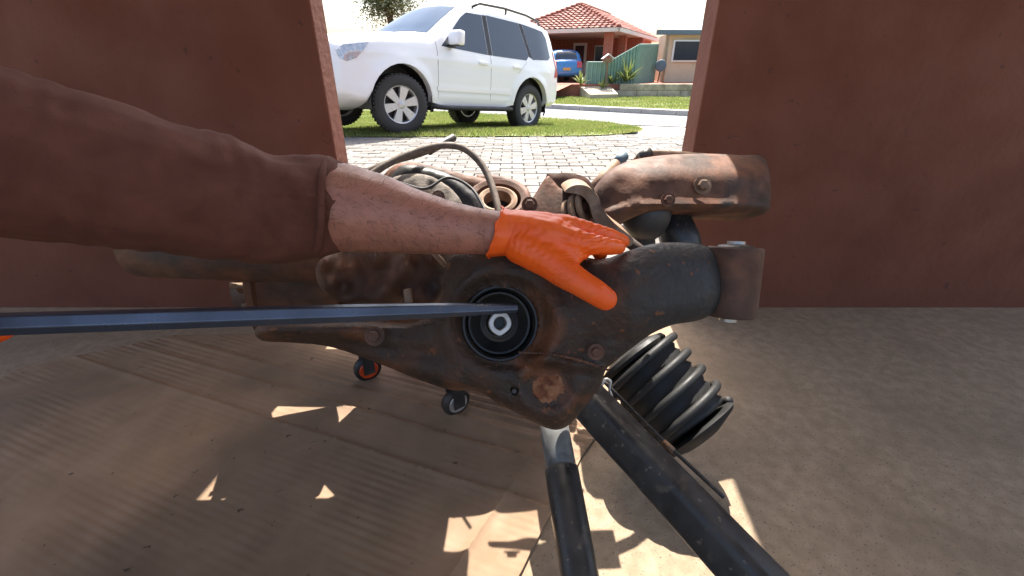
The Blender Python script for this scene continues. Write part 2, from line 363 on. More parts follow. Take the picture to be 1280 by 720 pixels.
def organic(name, chains, voxel, m, parent=None, smooth_it=6, flat=None, post=None):
    """one continuous body grown from tapered capsule chains [(pos, radius), ...], merged by voxel remeshing"""
    bm = bmesh.new()
    for ch in chains:
        for (a, ra), (b, rb) in zip(ch[:-1], ch[1:]):
            a, b = Vector(a), Vector(b); L = (b - a).length
            n = max(2, int(L / (min(ra, rb) * 0.35)) + 1)
            mb = MB()
            # capsule: rounded ends
            t = (b - a).normalized() if L > 1e-6 else Vector((0, 0, 1))
            pts, rad = [], []
            for k in range(5, 0, -1):
                q = k / 5 * math.pi / 2; pts.append(a - t * ra * math.sin(q)); rad.append(max(ra * math.cos(q), ra * 0.02))
            for k in range(n + 1): pts.append(a.lerp(b, k / n)); rad.append(ra + (rb - ra) * k / n)
            for k in range(1, 6):
                q = k / 5 * math.pi / 2; pts.append(b + t * rb * math.sin(q)); rad.append(max(rb * math.cos(q), rb * 0.02))
            mb.tube(pts, rad, 16)
            vs = [bm.verts.new(v) for v in mb.v]
            for f in mb.f: bm.faces.new([vs[i] for i in f])
    bmesh.ops.recalc_face_normals(bm, faces=bm.faces)
    me = bpy.data.meshes.new(name + '_src'); bm.to_mesh(me); bm.free()
    o = bpy.data.objects.new(name + '_src', me); COL.objects.link(o)
    md = o.modifiers.new('r', 'REMESH'); md.mode = 'VOXEL'; md.voxel_size = voxel
    if smooth_it:
        s = o.modifiers.new('s', 'SMOOTH'); s.iterations = smooth_it; s.factor = 0.5
    dg = bpy.context.evaluated_depsgraph_get(); dg.update()
    out = bpy.data.meshes.new_from_object(o.evaluated_get(dg)); out.name = name
    bpy.data.objects.remove(o); bpy.data.meshes.remove(me)
    if post: post(out)
    return link(name, out, m, parent, smooth=True)

# ================================================================== SETTING
def zg(y):
    xs = [-50, 6.2, 7.0, 9.2, 10.8, 14.4, 20.5, 26, 400]; zs = [0, 0, -0.02, -0.20, -0.29, -0.36, -0.43, -0.43, -0.43]
    return float(np.interp(y, xs, zs))
def strip(name, x0, x1, ys, dz, m, xs=None, wav=0.0):
    xs = xs or [x0, x1]; mb = MB(); nx = len(xs)
    vs = [(x, y, zg(y) + dz + wav * math.sin(x * 1.7 + y * 2.3)) for y in ys for x in xs]
    fs = [(j * nx + i, j * nx + i + 1, (j + 1) * nx + i + 1, (j + 1) * nx + i) for j in range(len(ys) - 1) for i in range(nx - 1)]
    mb.add(vs, fs); o = mb.build(name, m, fix=False); return tag(o, kind='structure')
ys_all = [-60, -20, 0, 6.2, 7, 8, 9.2, 10, 10.8, 12, 13.4, 14.4, 17, 20.5, 26, 60, 150, 500]
strip('ground', -400, 400, ys_all, -0.08, M['earth'])
WY = 1.62                         # inner face of the wall with the doorway
fl = MB(); fl.box((0, -0.80, -0.05), (5.6, 5.07, 0.1)); tag(fl.build('floor', M['concrete']), kind='structure')
strip('driveway', -9, 9, [1.74, 4, 6.2, 7, 8, 9.2, 10, 10.8], -0.055, M['joint'])
drive = bpy.data.objects['driveway']
RDv, RNv = np.array([.788, -.616]), np.array([.616, .788])      # along and across the road
def rstrip(name, t0, t1, n0, n1, dz, m, step=1.5, nst=1.0):
    ts = np.arange(t0, t1 + .01, step); ns = np.linspace(n0, n1, max(2, int((n1 - n0) / nst) + 1)); mb = MB(); k = len(ns)
    for t in ts:
        for n_ in ns:
            q = RDv * t + RNv * n_; mb.v.append((q[0], q[1], zg(q[1]) + dz))
    for i in range(len(ts) - 1):
        for j in range(k - 1): mb.f.append((i * k + j, i * k + j + 1, (i + 1) * k + j + 1, (i + 1) * k + j))
    o = mb.build(name, m, fix=False); o.data.flip_normals(); return tag(o, kind='structure')
strip('crossover', 1.3, 9, [6.70, 7, 7.6, 8.4, 9.2, 10, 10.8, 11.6, 12.6], -0.035, M['apron'])
rstrip('road', -48, 12, 9.7, 12.98, -0.020, M['road'])
rstrip('neighbour_lawn', -40, 20, 13.3, 25.3, 0.0, M['turf'])

# kerbstones along the far side of the road
kq = RNv * 13.13
kerb = empty('kerb', (kq[0], kq[1], zg(kq[1]))); tag(kerb, 'pale concrete kerb along the far side of the road', 'kerb')
kb = MB(); kb.box((0, 0, 0), (0.985, 0.28, 0.17), bevel=0.02); k0 = None
for i in range(-16, 3):
    q = kq + RDv * i
    if k0 is None: k = k0 = kb.build('kerbstone', M['apron'])
    else: k = k0.copy(); COL.objects.link(k)
    k.location = (q[0], q[1], zg(q[1]) + .03); k.rotation_euler = (0, math.atan2(zg(q[1] + .3) - zg(q[1] - .3), .6) * .62, math.atan2(RDv[1], RDv[0])); setpar(k, kerb)

# pavers: 300 nearest in view as parts, the rest as one part
pv_l, pv_w = 0.23, 0.115
def paver_shape(mb, x, y, dz, rot):
    z = zg(y); hx, hy = pv_l / 2 - 0.004, pv_w / 2 - 0.004; b = 0.006
    vs = [(x - hx, y - hy, z - 0.05), (x + hx, y - hy, z - 0.05), (x + hx, y + hy, z - 0.05), (x - hx, y + hy, z - 0.05),
          (x - hx, y - hy, z - b + dz), (x + hx, y - hy, z - b + dz), (x + hx, y + hy, z - b + dz), (x - hx, y + hy, z - b + dz),
          (x - hx + b, y - hy + b, z + dz), (x + hx - b, y - hy + b, z + dz), (x + hx - b, y + hy - b, z + dz), (x - hx + b, y + hy - b, z + dz)]
    fs = [(0, 1, 5, 4), (1, 2, 6, 5), (2, 3, 7, 6), (3, 0, 4, 7), (4, 5, 9, 8), (5, 6, 10, 9), (6, 7, 11, 10), (7, 4, 8, 11), (8, 9, 10, 11)]
    mb.add(vs, fs)
rest, rest2, proto_p = MB(), MB(), None
pm = MB(); paver_shape(pm, 0, 0, 0, 0); pme = {}
for key in ('paver', 'paver2'):
    me = bpy.data.meshes.new('paver'); me.from_pydata(pm.v, [], pm.f); me.materials.append(M[key]); pme[key] = me
cnt = 0; row = 0; y = 1.80
while y < 6.75:
    x = -4.6 + (row % 2) * pv_l / 2
    while x < 5.2:
        dz = random.uniform(-0.005, 0.005); key = 'paver' if random.random() < 0.68 else 'paver2'
        lim = 6.75
        if y < lim:
            if abs(x) < 0.44 * y + 0.1 and 3.75 < y and cnt < 300:
                o = bpy.data.objects.new('paver', pme[key]); COL.objects.link(o); o.location = (x, y, zg(y) + dz)
                o.rotation_euler = (random.uniform(-.008, .008), random.uniform(-.008, .008), random.uniform(-.006, .006)); setpar(o, drive); cnt += 1
            elif abs(x) < 0.75 * y + 1.0:
                paver_shape(rest if key == 'paver' else rest2, x, y, dz, 0)
        x += pv_l
    y += pv_w; row += 1
tag(rest.build('paver_field', M['paver'], drive, fix=False), kind='stuff')
tag(rest2.build('dark_paver_field', M['paver2'], drive, fix=False), kind='stuff')

# verge the white car stands on
verge = crom([(-7, 6.45), (-4, 6.42), (-1, 6.5), (1.0, 6.6), (1.75, 7.02), (2.12, 7.9), (2.28, 9.1), (2.1, 10.3), (1.6, 11.1), (.7, 11.9), (-1, 13.2), (-4, 15.5), (-7, 17.5)], 5)
pts, tris, om = tri_region(verge, 0.35)
vm = MB(); vm.add([(p[0], p[1], zg(p[1]) + 0.012) for p in pts], [tuple(t) for t in tris]); vo = vm.build('grass_verge', M['turf'], fix=False); tag(vo, kind='structure')
for pnorm in vo.data.polygons:
    pass
def blades(name, label, xr, yr, n, hmin, hmax, wid, poly=None, extra=None):
    xs = RNG.uniform(*xr, n); ys = RNG.uniform(*yr, n); p = np.stack([xs, ys], 1)
    keep = np.ones(n, bool)
    if poly is not None: keep &= inside(p, poly) | (seg_dist(p, poly) < RNG.uniform(0, .09, n) * (0.4 + np.abs(vnoise(p, 5.0, 9))))
    keep &= np.abs(xs) < 0.60 * ys + 0.6
    dens = vnoise(p, 2.0, 11) * 0.5 + vnoise(p, 6.0, 12) * 0.4
    keep &= RNG.uniform(-1.2, 0.5, n) < dens + 0.35
    p = p[keep]; dens = dens[keep]; mb = MB()
    for (x, y), dn in zip(p, dens):
        h = random.uniform(hmin, hmax) * (0.85 + 0.4 * max(-.8, min(1, dn))); a = random.uniform(0, 6.28); ln = random.uniform(0.2, 0.9) * h; b = random.uniform(0, 6.28)
        z = zg(y) + 0.008; dx, dy = math.cos(a) * wid, math.sin(a) * wid; k = len(mb.v)
        mb.v += [(x - dx, y - dy, z), (x + dx, y + dy, z), (x + math.cos(b) * ln, y + math.sin(b) * ln, z + h)]; mb.f.append((k, k + 1, k + 2))
    o = mb.build(name, M['grass'], fix=False); return tag(o, label, 'grass', kind='stuff')
blades('verge_grass', 'short sunlit grass on the verge under the white car', (-6, 2.3), (6.4, 14), 150000, 0.03, 0.075, 0.006, verge)
lawn_poly = [(RDv * t_ + RNv * n_) for t_, n_ in ((-20, 13.35), (6, 13.35), (6, 25), (-20, 25))]
blades('lawn_grass', 'sunlit lawn across the road before the limestone wall', (-1, 12), (9.5, 21.9), 80000, 0.03, 0.08, 0.012, lawn_poly)

# ------------------------------------------------------------------ the shelter we look out of
JL, JR, WT, DH = -0.62, 0.635, 0.115, 2.19
def wallobj(name, lab, boxes, m):
    mb = MB()
    for c, s in boxes: mb.box(c, s)
    o = mb.build(name, m); bv_ = o.modifiers.new('edge', 'BEVEL'); bv_.width = .006; bv_.segments = 2
    return tag(o, lab, 'wall')
XW = 2.7
wallobj('doorway_wall', 'brown rendered wall left of the doorway', [(((JL - XW) / 2, WY + WT / 2, 1.2), (XW + JL, WT, 2.42))], M['wall'])
wallobj('doorway_wall', 'brown rendered wall right of the doorway', [(((JR + XW) / 2, WY + WT / 2, 1.2), (XW - JR, WT, 2.42))], M['wall'])
wallobj('shade_lintel', 'brown unseen lintel added to set the shadow edge on the floor', [(((JL + JR) / 2, WY + WT / 2, (DH + 2.41) / 2), (JR - JL - 0.004, WT - 0.006, 2.41 - DH))], M['wall'])  # added out of view; its lower edge places the shadow line
rb = MB(); rb.box((0, 0.50, 2.49), (5.7, 2.5, 0.14)); tag(rb.build('shade_roof', M['ceil']), 'pale unseen roof slab added to shade the floor', 'roof')  # added slab out of view, keeps sun and sky off the foreground

# cardboard on the floor: flattened box with ribs, folds and a torn right edge
edge_px = [(752, 540), (742, 552), (727, 573), (716, 600), (703, 622), (690, 640), (678, 667), (664, 692), (655, 714), (640, 742), (628, 775)]
edge = [G(a, b) for a, b in edge_px]
edge2 = []
for i, e in enumerate(edge):
    edge2.append((e.x + random.uniform(-.004, .004), e.y))
far = [(0.02, 1.30), (-0.30, 1.36), (-0.75, 1.42), (-1.25, 1.40), (-1.62, 1.2), (-1.65, 0.6), (-1.5, 0.02), (-0.5, -0.02)]
cpoly = [(0.235, 0.98)] + edge2 + [(-0.03, 0.25)] + far[::-1] + [(0.13, 1.22)]
cpoly = [np.array(q, float) for q in cpoly]
pts, tris, om = tri_region(cpoly, 0.0095)
e0, e1 = np.array([edge[1].x, edge[1].y]), np.array([edge[8].x, edge[8].y])
dirv = (e1 - e0) / np.linalg.norm(e1 - e0); nrm = np.array([dirv[1], -dirv[0]])
if nrm[0] > 0: nrm = -nrm                       # pointing left, away from the edge
off = (pts - e0) @ nrm; alo = (pts - e0) @ dirv
ca, cb2 = G(648, 598), G(588, 692); coff = float((np.array([ca.x, ca.y]) - e0) @ nrm)
hgt = 0.006 + 0.004 * vnoise(pts, 3.0, 21) + 0.0015 * vnoise(pts, 11, 22)
hgt += 0.010 * np.exp(-np.abs(off - coff) / 0.009)                       # raised fold parallel to the edge
hgt += 0.006 * np.exp(-np.abs(off - coff * 0.25 ) / 0.2) * 0
for a0 in (0.035, 0.115, 0.235):                                          # cross folds
    hgt -= 0.008 * np.exp(-np.abs(alo - a0 - 0.16 * off) / 0.006) * (off > coff * 0.0)
    hgt += 0.008 * np.exp(-np.abs(alo - a0 - 0.16 * off - 0.012) / 0.008)
rib = ramp01(-alo, -0.16, 0.0) * ramp01(-off, -0.85, -0.5)
hgt += 0.0042 * rib * np.sin((alo - 0.16 * off) * 2 * math.pi / 0.026)
hgt = np.maximum(hgt, 0.003)
rdir = dirv - 0.16 * nrm; rdir = rdir / np.linalg.norm(rdir); flute_mat(M['card'], float(rdir[0]), float(rdir[1]), 0.019)
nC = len(pts); cm = MB()
cm.add([(p[0], p[1], h + 0.002) for p, h in zip(pts, hgt)], [tuple(t) for t in tris]); cm.v += [(p[0], p[1], 0.0015) for p in pts]
cm.f += [tuple(nC + i for i in reversed(f)) for f in tris]
for i in range(len(om)):
    a, b = om[i], om[(i + 1) % len(om)]
    if a is not None and b is not None and a != b: cm.f.append((a, nC + a, nC + b, b))
tag(cm.build('cardboard_sheet', M['card'], auto=50), 'flattened brown cardboard box with ribs and folds lying on the concrete floor', 'cardboard')

# ================================================================== WHITE FOUR WHEEL DRIVE
def arch(cx, cz, r, a0, a1, n=14): return [(cx + r * math.cos(R(a0 + (a1 - a0) * i / n)), cz + r * math.sin(R(a0 + (a1 - a0) * i / n))) for i in range(n + 1)]
class CarShape:
    def __init__(s, upper, lower, Wfn, crown):
        s.upper = [np.array(p, float) for p in crom(upper, 5, False)]; s.lower = [np.array(p, float) for p in lower]
        s.poly = s.upper + s.lower; s.W0 = Wfn; s.crown = crown
    def W(s, p):
        p = np.atleast_2d(np.array(p, float)); d = seg_dist(p, s.upper, False); r = 0.085
        t = np.clip(d / r, 0, 1); return s.W0(p) - 0.10 * (1 - np.sqrt(np.clip(1 - (1 - t) ** 2, 0, 1)))
def car_body(S, m, parent, step=0.05):
    pts, tris, om = tri_region(S.poly, step); W = S.W(pts); mb = MB(); n = len(pts)
    mb.add([(p[0], w_, p[1]) for p, w_ in zip(pts, W)], tris); mb.v += [(p[0], -w_, p[1]) for p, w_ in zip(pts, W)]
    mb.f += [tuple(n + i for i in reversed(f)) for f in tris]
    ku = len(S.upper); NS = 14; rows = []
    U = np.array(S.upper)
    for i in range(ku):
        tng = U[min(i + 1, ku - 1)] - U[max(i - 1, 0)]; tng /= np.linalg.norm(tng); nr = np.array([-tng[1], tng[0]])
        if nr @ (U[i] - np.array([0, 0.8])) < 0: nr = -nr
        Wi = W[om[i]]; r = [om[i]]
        for k in range(1, NS):
            yy = Wi * (1 - 2 * k / NS); q = U[i] + nr * S.crown(U[i]) * (1 - abs(yy / Wi) ** 2.4)
            mb.v.append((q[0], yy, q[1])); r.append(len(mb.v) - 1)
        r.append(n + om[i]); rows.append(r)
    for i in range(ku - 1):
        for k in range(NS): mb.f.append((rows[i][k], rows[i + 1][k], rows[i + 1][k + 1], rows[i][k + 1]))
    kl = len(S.poly)
    for i in range(ku - 1, kl):
        a, b = om[i], om[(i + 1) % kl]
        # short return under sills and inside arches
        for (A, sgn) in (((a, b), 1),):
            va, vb = mb.v[a], mb.v[b]
            k = len(mb.v); mb.v += [(va[0], va[1] - 0.10, va[2]), (vb[0], vb[1] - 0.10, vb[2])]; mb.f.append((a, b, k + 1, k))
            va, vb = mb.v[n + a], mb.v[n + b]
            k = len(mb.v); mb.v += [(va[0], va[1] + 0.10, va[2]), (vb[0], vb[1] + 0.10, vb[2])]; mb.f.append((n + b, n + a, k, k + 1))
    return mb.build('body', m, parent, auto=55)
def side_panel(S, name, poly, m, parent, side, off=0.004, step=0.06, n=3, curved=False):
    pl = crom(poly, n) if curved else [np.array(q, float) for q in poly]
    pl2 = []
    for i in range(len(pl)):
        a, b = pl[i], pl[(i + 1) % len(pl)]; k = max(1, int(np.linalg.norm(b - a) / step))
        pl2 += [a + (b - a) * t / k for t in range(k)]
    pts, tris, om = tri_region(pl2, step); Wd = S.W(pts) + off; n = len(pts); mb = MB()
    mb.add([(p[0], side * w_, p[1]) for p, w_ in zip(pts, Wd)], tris)
    mb.v += [(p[0], side * (w_ - off - 0.012), p[1]) for p, w_ in zip(pts, Wd)]
    for i in range(len(om)):
        a, b = om[i], om[(i + 1) % len(om)]
        if a != b: mb.f.append((a, b, n + b, n + a))
    return mb.build(name, m, parent, auto=40)
def strip_panel(S, name, i0, i1, inset, m, parent, off=0.006, y0=None, y1=None):
    U = np.array(S.upper); ku = len(U); mb = MB(); NS = 12; rows = []
    for i in range(i0, i1 + 1):
        tng = U[min(i + 1, ku - 1)] - U[max(i - 1, 0)]; tng /= np.linalg.norm(tng); nr = np.array([-tng[1], tng[0]])
        if nr @ (U[i] - np.array([0, 0.8])) < 0: nr = -nr
        Wi = float(S.W([U[i]])[0]); a = Wi - inset if y1 is None else y1; b = -a if y0 is None else y0; r = []
        for k in range(NS + 1):
            yy = a + (b - a) * k / NS; q = U[i] + nr * (S.crown(U[i]) * (1 - abs(yy / Wi) ** 2.4) + off)
            mb.v.append((q[0], yy, q[1])); r.append(len(mb.v) - 1)
        rows.append(r)
    for i in range(len(rows) - 1):
        for k in range(NS): mb.f.append((rows[i][k], rows[i + 1][k], rows[i + 1][k + 1], rows[i][k + 1]))
    return mb.build(name, m, parent, smooth=True)

def wheel(parent, cx, cy, cz, rad, wid, side, steer=0.0, spokes=6):
    """side=+1: outer face towards +y"""
    root = empty('wheel', (0, 0, 0)); mt = Matrix.Rotation(R(-90 * side), 4, 'X')
    h = wid / 2
    prof = [(rad * 0.63, -h * 0.82), (rad * 0.70, -h * 0.95), (rad * 0.86, -h), (rad * 0.965, -h * 0.86), (rad, -h * 0.6), (rad, h * 0.6), (rad * 0.965, h * 0.86), (rad * 0.86, h), (rad * 0.80, h * 1.005), (rad * 0.70, h * 0.97), (rad * 0.63, h * 0.84)]
    ty = MB(); ty.lathe(prof, mt, 40, closed=True); t = ty.build('tyre', M['tyre'], root, auto=35)
    tr = MB()
    for k in range(44):                          # tread blocks
        a = 2 * math.pi * k / 44
        for hh, s in ((-0.62, 1), (-0.2, -1), (0.22, 1), (0.64, -1)):
            mm = mt @ Matrix.Rotation(a + 0.03 * s, 4, 'Z') @ Matrix.Translation((rad * 0.998, 0, hh * h)) @ Matrix.Rotation(R(18 * s), 4, 'X')
            tr.box((0, 0, 0), (0.02, 0.034, wid * 0.17), mm) if False else tr.add([mm @ Vector(v) for v in [(-.01, -.016, -wid * .085), (.007, -.016, -wid * .085), (.007, .016, -wid * .085), (-.01, .016, -wid * .085), (-.01, -.016, wid * .085), (.007, -.016, wid * .085), (.007, .016, wid * .085), (-.01, .016, wid * .085)]],
                [(0, 1, 2, 3), (4, 7, 6, 5), (0, 4, 5, 1), (1, 5, 6, 2), (2, 6, 7, 3)])
    tag(tr.build('tread', M['tyre'], t, fix=True), kind='stuff')
    rr = rad * 0.64
    rm = MB(); rm.lathe([(rr * 0.90, -h * 0.8), (rr * 1.0, -h * 0.84), (rr * 1.02, h * 0.80), (rr * 0.98, h * 0.88), (rr * 0.93, h * 0.80), (rr * 0.90, h * 0.2)], mt, 40, closed=True)
    rim = rm.build('rim', M['rim'], root, auto=35)
    hub = MB(); hub.lathe([(0, h * 0.35), (rr * 0.22, h * 0.35), (rr * 0.24, h * 0.72), (rr * 0.17, h * 0.80), (0, h * 0.82)], mt, 24); hub.build('hub', M['rim'], rim, auto=35)
    bk = MB(); bk.lathe([(0, -h * 0.1), (rr * 0.9, -h * 0.1), (rr * 0.9, 0.0), (0, 0.0)], mt, 30); bk.build('brake_disc', M['blackplastic'], rim)
    for k in range(spokes):
        a = 2 * math.pi * (k + 0.25) / spokes; mm = mt @ Matrix.Rotation(a, 4, 'Z'); sp = MB()
        w0, w1 = rr * 0.14, rr * 0.25
        vs = [(rr * .18, -w0, h * .74), (rr * .18, w0, h * .74), (rr * .94, w1, h * .80), (rr * .94, -w1, h * .80), (rr * .18, -w0, h * .35), (rr * .18, w0, h * .35), (rr * .96, w1 * 1.1, h * .35), (rr * .96, -w1 * 1.1, h * .35)]
        sp.add([mm @ Vector(v) for v in vs], [(0, 1, 2, 3), (4, 7, 6, 5), (0, 4, 5, 1), (1, 5, 6, 2), (2, 6, 7, 3), (3, 7, 4, 0)])
        sp.build('spoke', M['rim'], rim)
    root.location = (cx, cy, cz); root.rotation_euler = (0, 0, steer)
    root.parent = parent
    return root

AX, WR = 1.43, 0.395
up = [(1.93, .40), (2.14, .42), (2.27, .52), (2.29, .72), (2.27, .95), (2.20, 1.09), (2.02, 1.17), (1.6, 1.25), (1.1, 1.305), (.86, 1.325), (.55, 1.52), (.20, 1.735), (.05, 1.80), (-.25, 1.845), (-.8, 1.87), (-1.5, 1.86), (-2.0, 1.80), (-2.17, 1.74), (-2.28, 1.52), (-2.38, 1.2), (-2.43, .95), (-2.44, .62), (-2.36, .46), (-2.1, .43), (-1.93, .42)]
low = arch(-AX, .41, .505, 178, 3)[1:] + [(-.6, .37), (0, .365), (.6, .37)] + arch(AX, .41, .505, 177, 2)[:-1]
def W4(p):
    x, z = p[:, 0], p[:, 1]
    W = np.where(z < 1.12, 0.94 - 0.05 * np.clip((.62 - z) / .3, 0, 2) ** 2 - 0.02 * np.clip((z - .8) / .32, 0, 1) ** 2, 0.92 - (z - 1.12) * 0.30)
    W = W - 0.26 * np.clip((x - 1.45) / .85, 0, 1.2) ** 2.4 - 0.12 * np.clip((-x - 1.7) / .75, 0, 1.2) ** 2
    for c in (AX, -AX):
        r = np.hypot(x - c, z - .41); W = W + 0.028 * np.exp(-((r - .52) / .075) ** 2) * (z < 1.1)
    W = W + 0.012 * np.exp(-((z - 1.02) / .035) ** 2) * (np.abs(x) < 2) - 0.010 * np.exp(-((z - .62) / .05) ** 2) * (np.abs(x) < .9)
    return W
def crown4(q):
    x, z = q
    if z < 1.1 and x > 1.9: return 0.13
    if x < -2.1: return 0.05
    return 0.05
S4 = CarShape(up, low, W4, crown4)
car = empty('parked_car', (0, 0, 0))
tag(car, 'large white four wheel drive wagon parked on the grass verge', 'car')
car_body(S4, M['carpaint'], car, 0.045)
sp = 0
U4 = np.array(S4.upper)
iw0 = int(np.argmin(np.hypot(U4[:, 0] - .83, U4[:, 1] - 1.345))); iw1 = int(np.argmin(np.hypot(U4[:, 0] - .10, U4[:, 1] - 1.785)))
ws = strip_panel(S4, 'windscreen', iw0, iw1, 0.05, M['windscreen'], car)
ir0 = int(np.argmin(np.hypot(U4[:, 0] + 2.21, U4[:, 1] - 1.68))); ir1 = int(np.argmin(np.hypot(U4[:, 0] + 2.33, U4[:, 1] - 1.33)))
strip_panel(S4, 'rear_window', ir0, ir1, 0.10, M['glass'], car)
# underbody and wheel wells
ub = MB(); ub.box((0, 0, .55), (1.75, 1.62, .42)); ub.box((2.02, 0, .60), (.32, 1.2, .30)); ub.box((-2.12, 0, .62), (.40, 1.4, .34)); ub.box((1.43, 0, .86), (1.1, 1.25, .36)); ub.box((-1.43, 0, .86), (1.1, 1.45, .36))
ub.box((1.43, 0, .45), (.95, 0.9, .3)); ub.build('underbody', M['blackplastic'], car)
for sgn in (1, -1):
    for cx in (AX, -AX):
        wl = MB(); ring = arch(cx, .41, .515, 190, -10, 20)
        n = len(ring); y0, y1 = sgn * .905, sgn * .55
        wl.v += [(a, y0, b) for a, b in ring] + [(a, y1, b) for a, b in ring]
        wl.f += [(i, i + 1, n + i + 1, n + i) for i in range(n - 1)] + [tuple(n + i for i in range(n))]
        wl.build('wheel_well', M['blackplastic'], car)
for cx in (AX, -AX):
    for sgn in (1, -1): wheel(car, cx, sgn * 0.80, WR - 0.005, WR, 0.265, sgn, R(-16) if cx > 0 else 0)
for sgn in (1, -1):
    sideo = sgn
    fw = side_panel(S4, 'front_side_window', [(.70, 1.20), (-.28, 1.17), (-.28, 1.735), (.06, 1.725), (.20, 1.64)], M['glass'], car, sgn)
    side_panel(S4, 'rear_side_window', [(-.40, 1.17), (-1.28, 1.175), (-1.36, 1.24), (-1.20, 1.745), (-.40, 1.75)], M['glass'], car, sgn)
    side_panel(S4, 'quarter_window', [(-1.47, 1.20), (-1.98, 1.235), (-2.06, 1.29), (-2.00, 1.60), (-1.90, 1.70), (-1.31, 1.745)], M['glass'], car, sgn)
    side_panel(S4, 'door_pillar', [(-.29, 1.17), (-.39, 1.17), (-.39, 1.745), (-.29, 1.74)], M['blackplastic'], car, sgn, off=0.002)
    side_panel(S4, 'door_pillar', [(-1.37, 1.24), (-1.46, 1.21), (-1.30, 1.745), (-1.21, 1.745)], M['blackplastic'], car, sgn, off=0.002)
    for poly in ([(.80, .50), (.806, .50), (.806, 1.25), (.80, 1.25)], [(-.34, .50), (-.334, .50), (-.334, 1.165), (-.34, 1.165)], [(-1.02, .95), (-1.026, .95), (-1.30, 1.15), (-1.294, 1.15)]):
        side_panel(S4, 'door_seam', poly, M['blackplastic'], car, sgn, off=0.0012)
    side_panel(S4, 'side_moulding', [(.82, .60), (-.86, .60), (-.86, .66), (.82, .66)], M['carpaint'], car, sgn, off=0.014)
    for hx in (-.14, -.98):
        hb = MB(); yw = float(S4.W([(hx, 1.03)])[0]); hb.box((hx, sgn * (yw + .018), 1.04), (.20, .03, .035), bevel=.01); hb.build('door_handle', M['carpaint'], car, auto=40)
    side_panel(S4, 'tail_lamp', [(-2.20, .95), (-2.40, .98), (-2.385, 1.20), (-2.27, 1.42), (-2.20, 1.40), (-2.26, 1.12)], M['redlamp'], car, sgn, off=0.012)
    side_panel(S4, 'headlight', [(2.06, .93), (2.17, .88), (2.235, .91), (2.245, 1.0), (2.18, 1.07), (2.06, 1.09), (1.90, 1.12)], M['lamp'], car, sgn, off=0.010)
    side_panel(S4, 'mud_flap', [(.93, .30), (.86, .30), (.90, .52), (.95, .52)], M['blackplastic'], car, sgn, off=-.02)
    side_panel(S4, 'mud_flap', [(-1.93, .26), (-2.0, .26), (-1.99, .48), (-1.93, .48)], M['blackplastic'], car, sgn, off=-.02)
    rbd = MB(); rbd.tube([(.92, sgn * .84, .40), (.84, sgn * .95, .375), (.6, sgn * .985, .365), (-.75, sgn * .985, .365), (-.88, sgn * .95, .37), (-.94, sgn * .84, .39)], .036, 10); rbd.box((-.02, sgn * .90, .385), (1.62, .13, .03)); rbd.build('running_board', M['blackplastic'], car, auto=40)
    # mirror
    mr = MB(); yw = float(S4.W([(.52, 1.22)])[0])
    mr.box((.545, sgn * (yw + .16), 1.315), (.13, .25, .20), bevel=.045); mo = mr.build('wing_mirror', M['carpaint'], car, smooth=True)
    ma = MB(); ma.box((.54, sgn * (yw + .03), 1.215), (.10, .13, .05), bevel=.015); ma.box((.545, sgn * (yw + .15), 1.222), (.11, .20, .03), bevel=.01); ma.build('mirror_arm', M['blackplastic'], mo, auto=40)
    mg = MB(); mg.box((.477, sgn * (yw + .16), 1.315), (.006, .20, .15)); mg.build('mirror_glass', M['chrome'], mo)
    rl = MB(); rl.tube([(-.15, sgn * .66, 1.83), (-.3, sgn * .665, 1.90), (-.9, sgn * .665, 1.925), (-1.5, sgn * .655, 1.91), (-1.85, sgn * .64, 1.87), (-1.95, sgn * .63, 1.81)], .02, 10)
    rl.tube([(-.95, sgn * .665, 1.92), (-.95, sgn * .665, 1.84)], .018, 8); rl.build('roof_rail', M['rustgrey'], car, smooth=True)
    fg = MB(); mtx = frame((1, sgn * .75, 0.05), loc=(2.19, sgn * .66, .60)); fg.lathe([(0, .0), (.02, .03), (.055, .035), (.075, .03), (.085, .0), (.085, -.05), (0, -.05)], mtx, 24); fg.build('fog_lamp', M['lamp'], car, auto=50)
# grille and bumper intake
gi0 = int(np.argmin(np.hypot(U4[:, 0] - 2.275, U4[:, 1] - .86))); gi1 = int(np.argmin(np.hypot(U4[:, 0] - 2.19, U4[:, 1] - 1.10)))
gr = strip_panel(S4, 'grille', gi0, gi1, 0, M['blackplastic'], car, off=.008, y0=-.40, y1=.40)
for k in range(5):
    yy = -.32 + .16 * k; gb = MB(); gb.box((2.385, yy, .98), (.05, .05, .2), bevel=.012); gb.build('grille_bar', M['chrome'], gr, auto=40)
b0 = int(np.argmin(np.hypot(U4[:, 0] - 2.25, U4[:, 1] - .50))); b1 = int(np.argmin(np.hypot(U4[:, 0] - 2.29, U4[:, 1] - .66)))
strip_panel(S4, 'lower_intake', b0, b1, 0, M['blackplastic'], car, off=.008, y0=-.45, y1=.45)
# stand the car on the verge: near-side wheels at the photo's wheel contacts
fwp = Vector((-1.62, 6.85, zg(6.85))); rwp = Vector((.20, 9.0, zg(9.05)-.05))
dirc = (fwp - rwp); dirh = Vector((dirc.x, dirc.y, 0)).normalized()
# car local +x = forward; near side is local +y or -y
near = 1 if Vector((-dirh.y, dirh.x, 0)).dot(Vector((0.6, -0.8, 0))) > 0 else -1
lat = Vector((-dirh.y, dirh.x, 0)) * near
mid = (fwp + rwp) / 2 - lat * 0.80
yaw = math.atan2(dirh.y, dirh.x); pit = -math.atan2(dirc.z, Vector((dirc.x, dirc.y)).length)
car.location = (mid.x, mid.y, mid.z + 0.012)
car.rotation_euler = (Matrix.Rotation(yaw, 3, 'Z') @ Matrix.Rotation(pit, 3, 'Y')).to_euler()

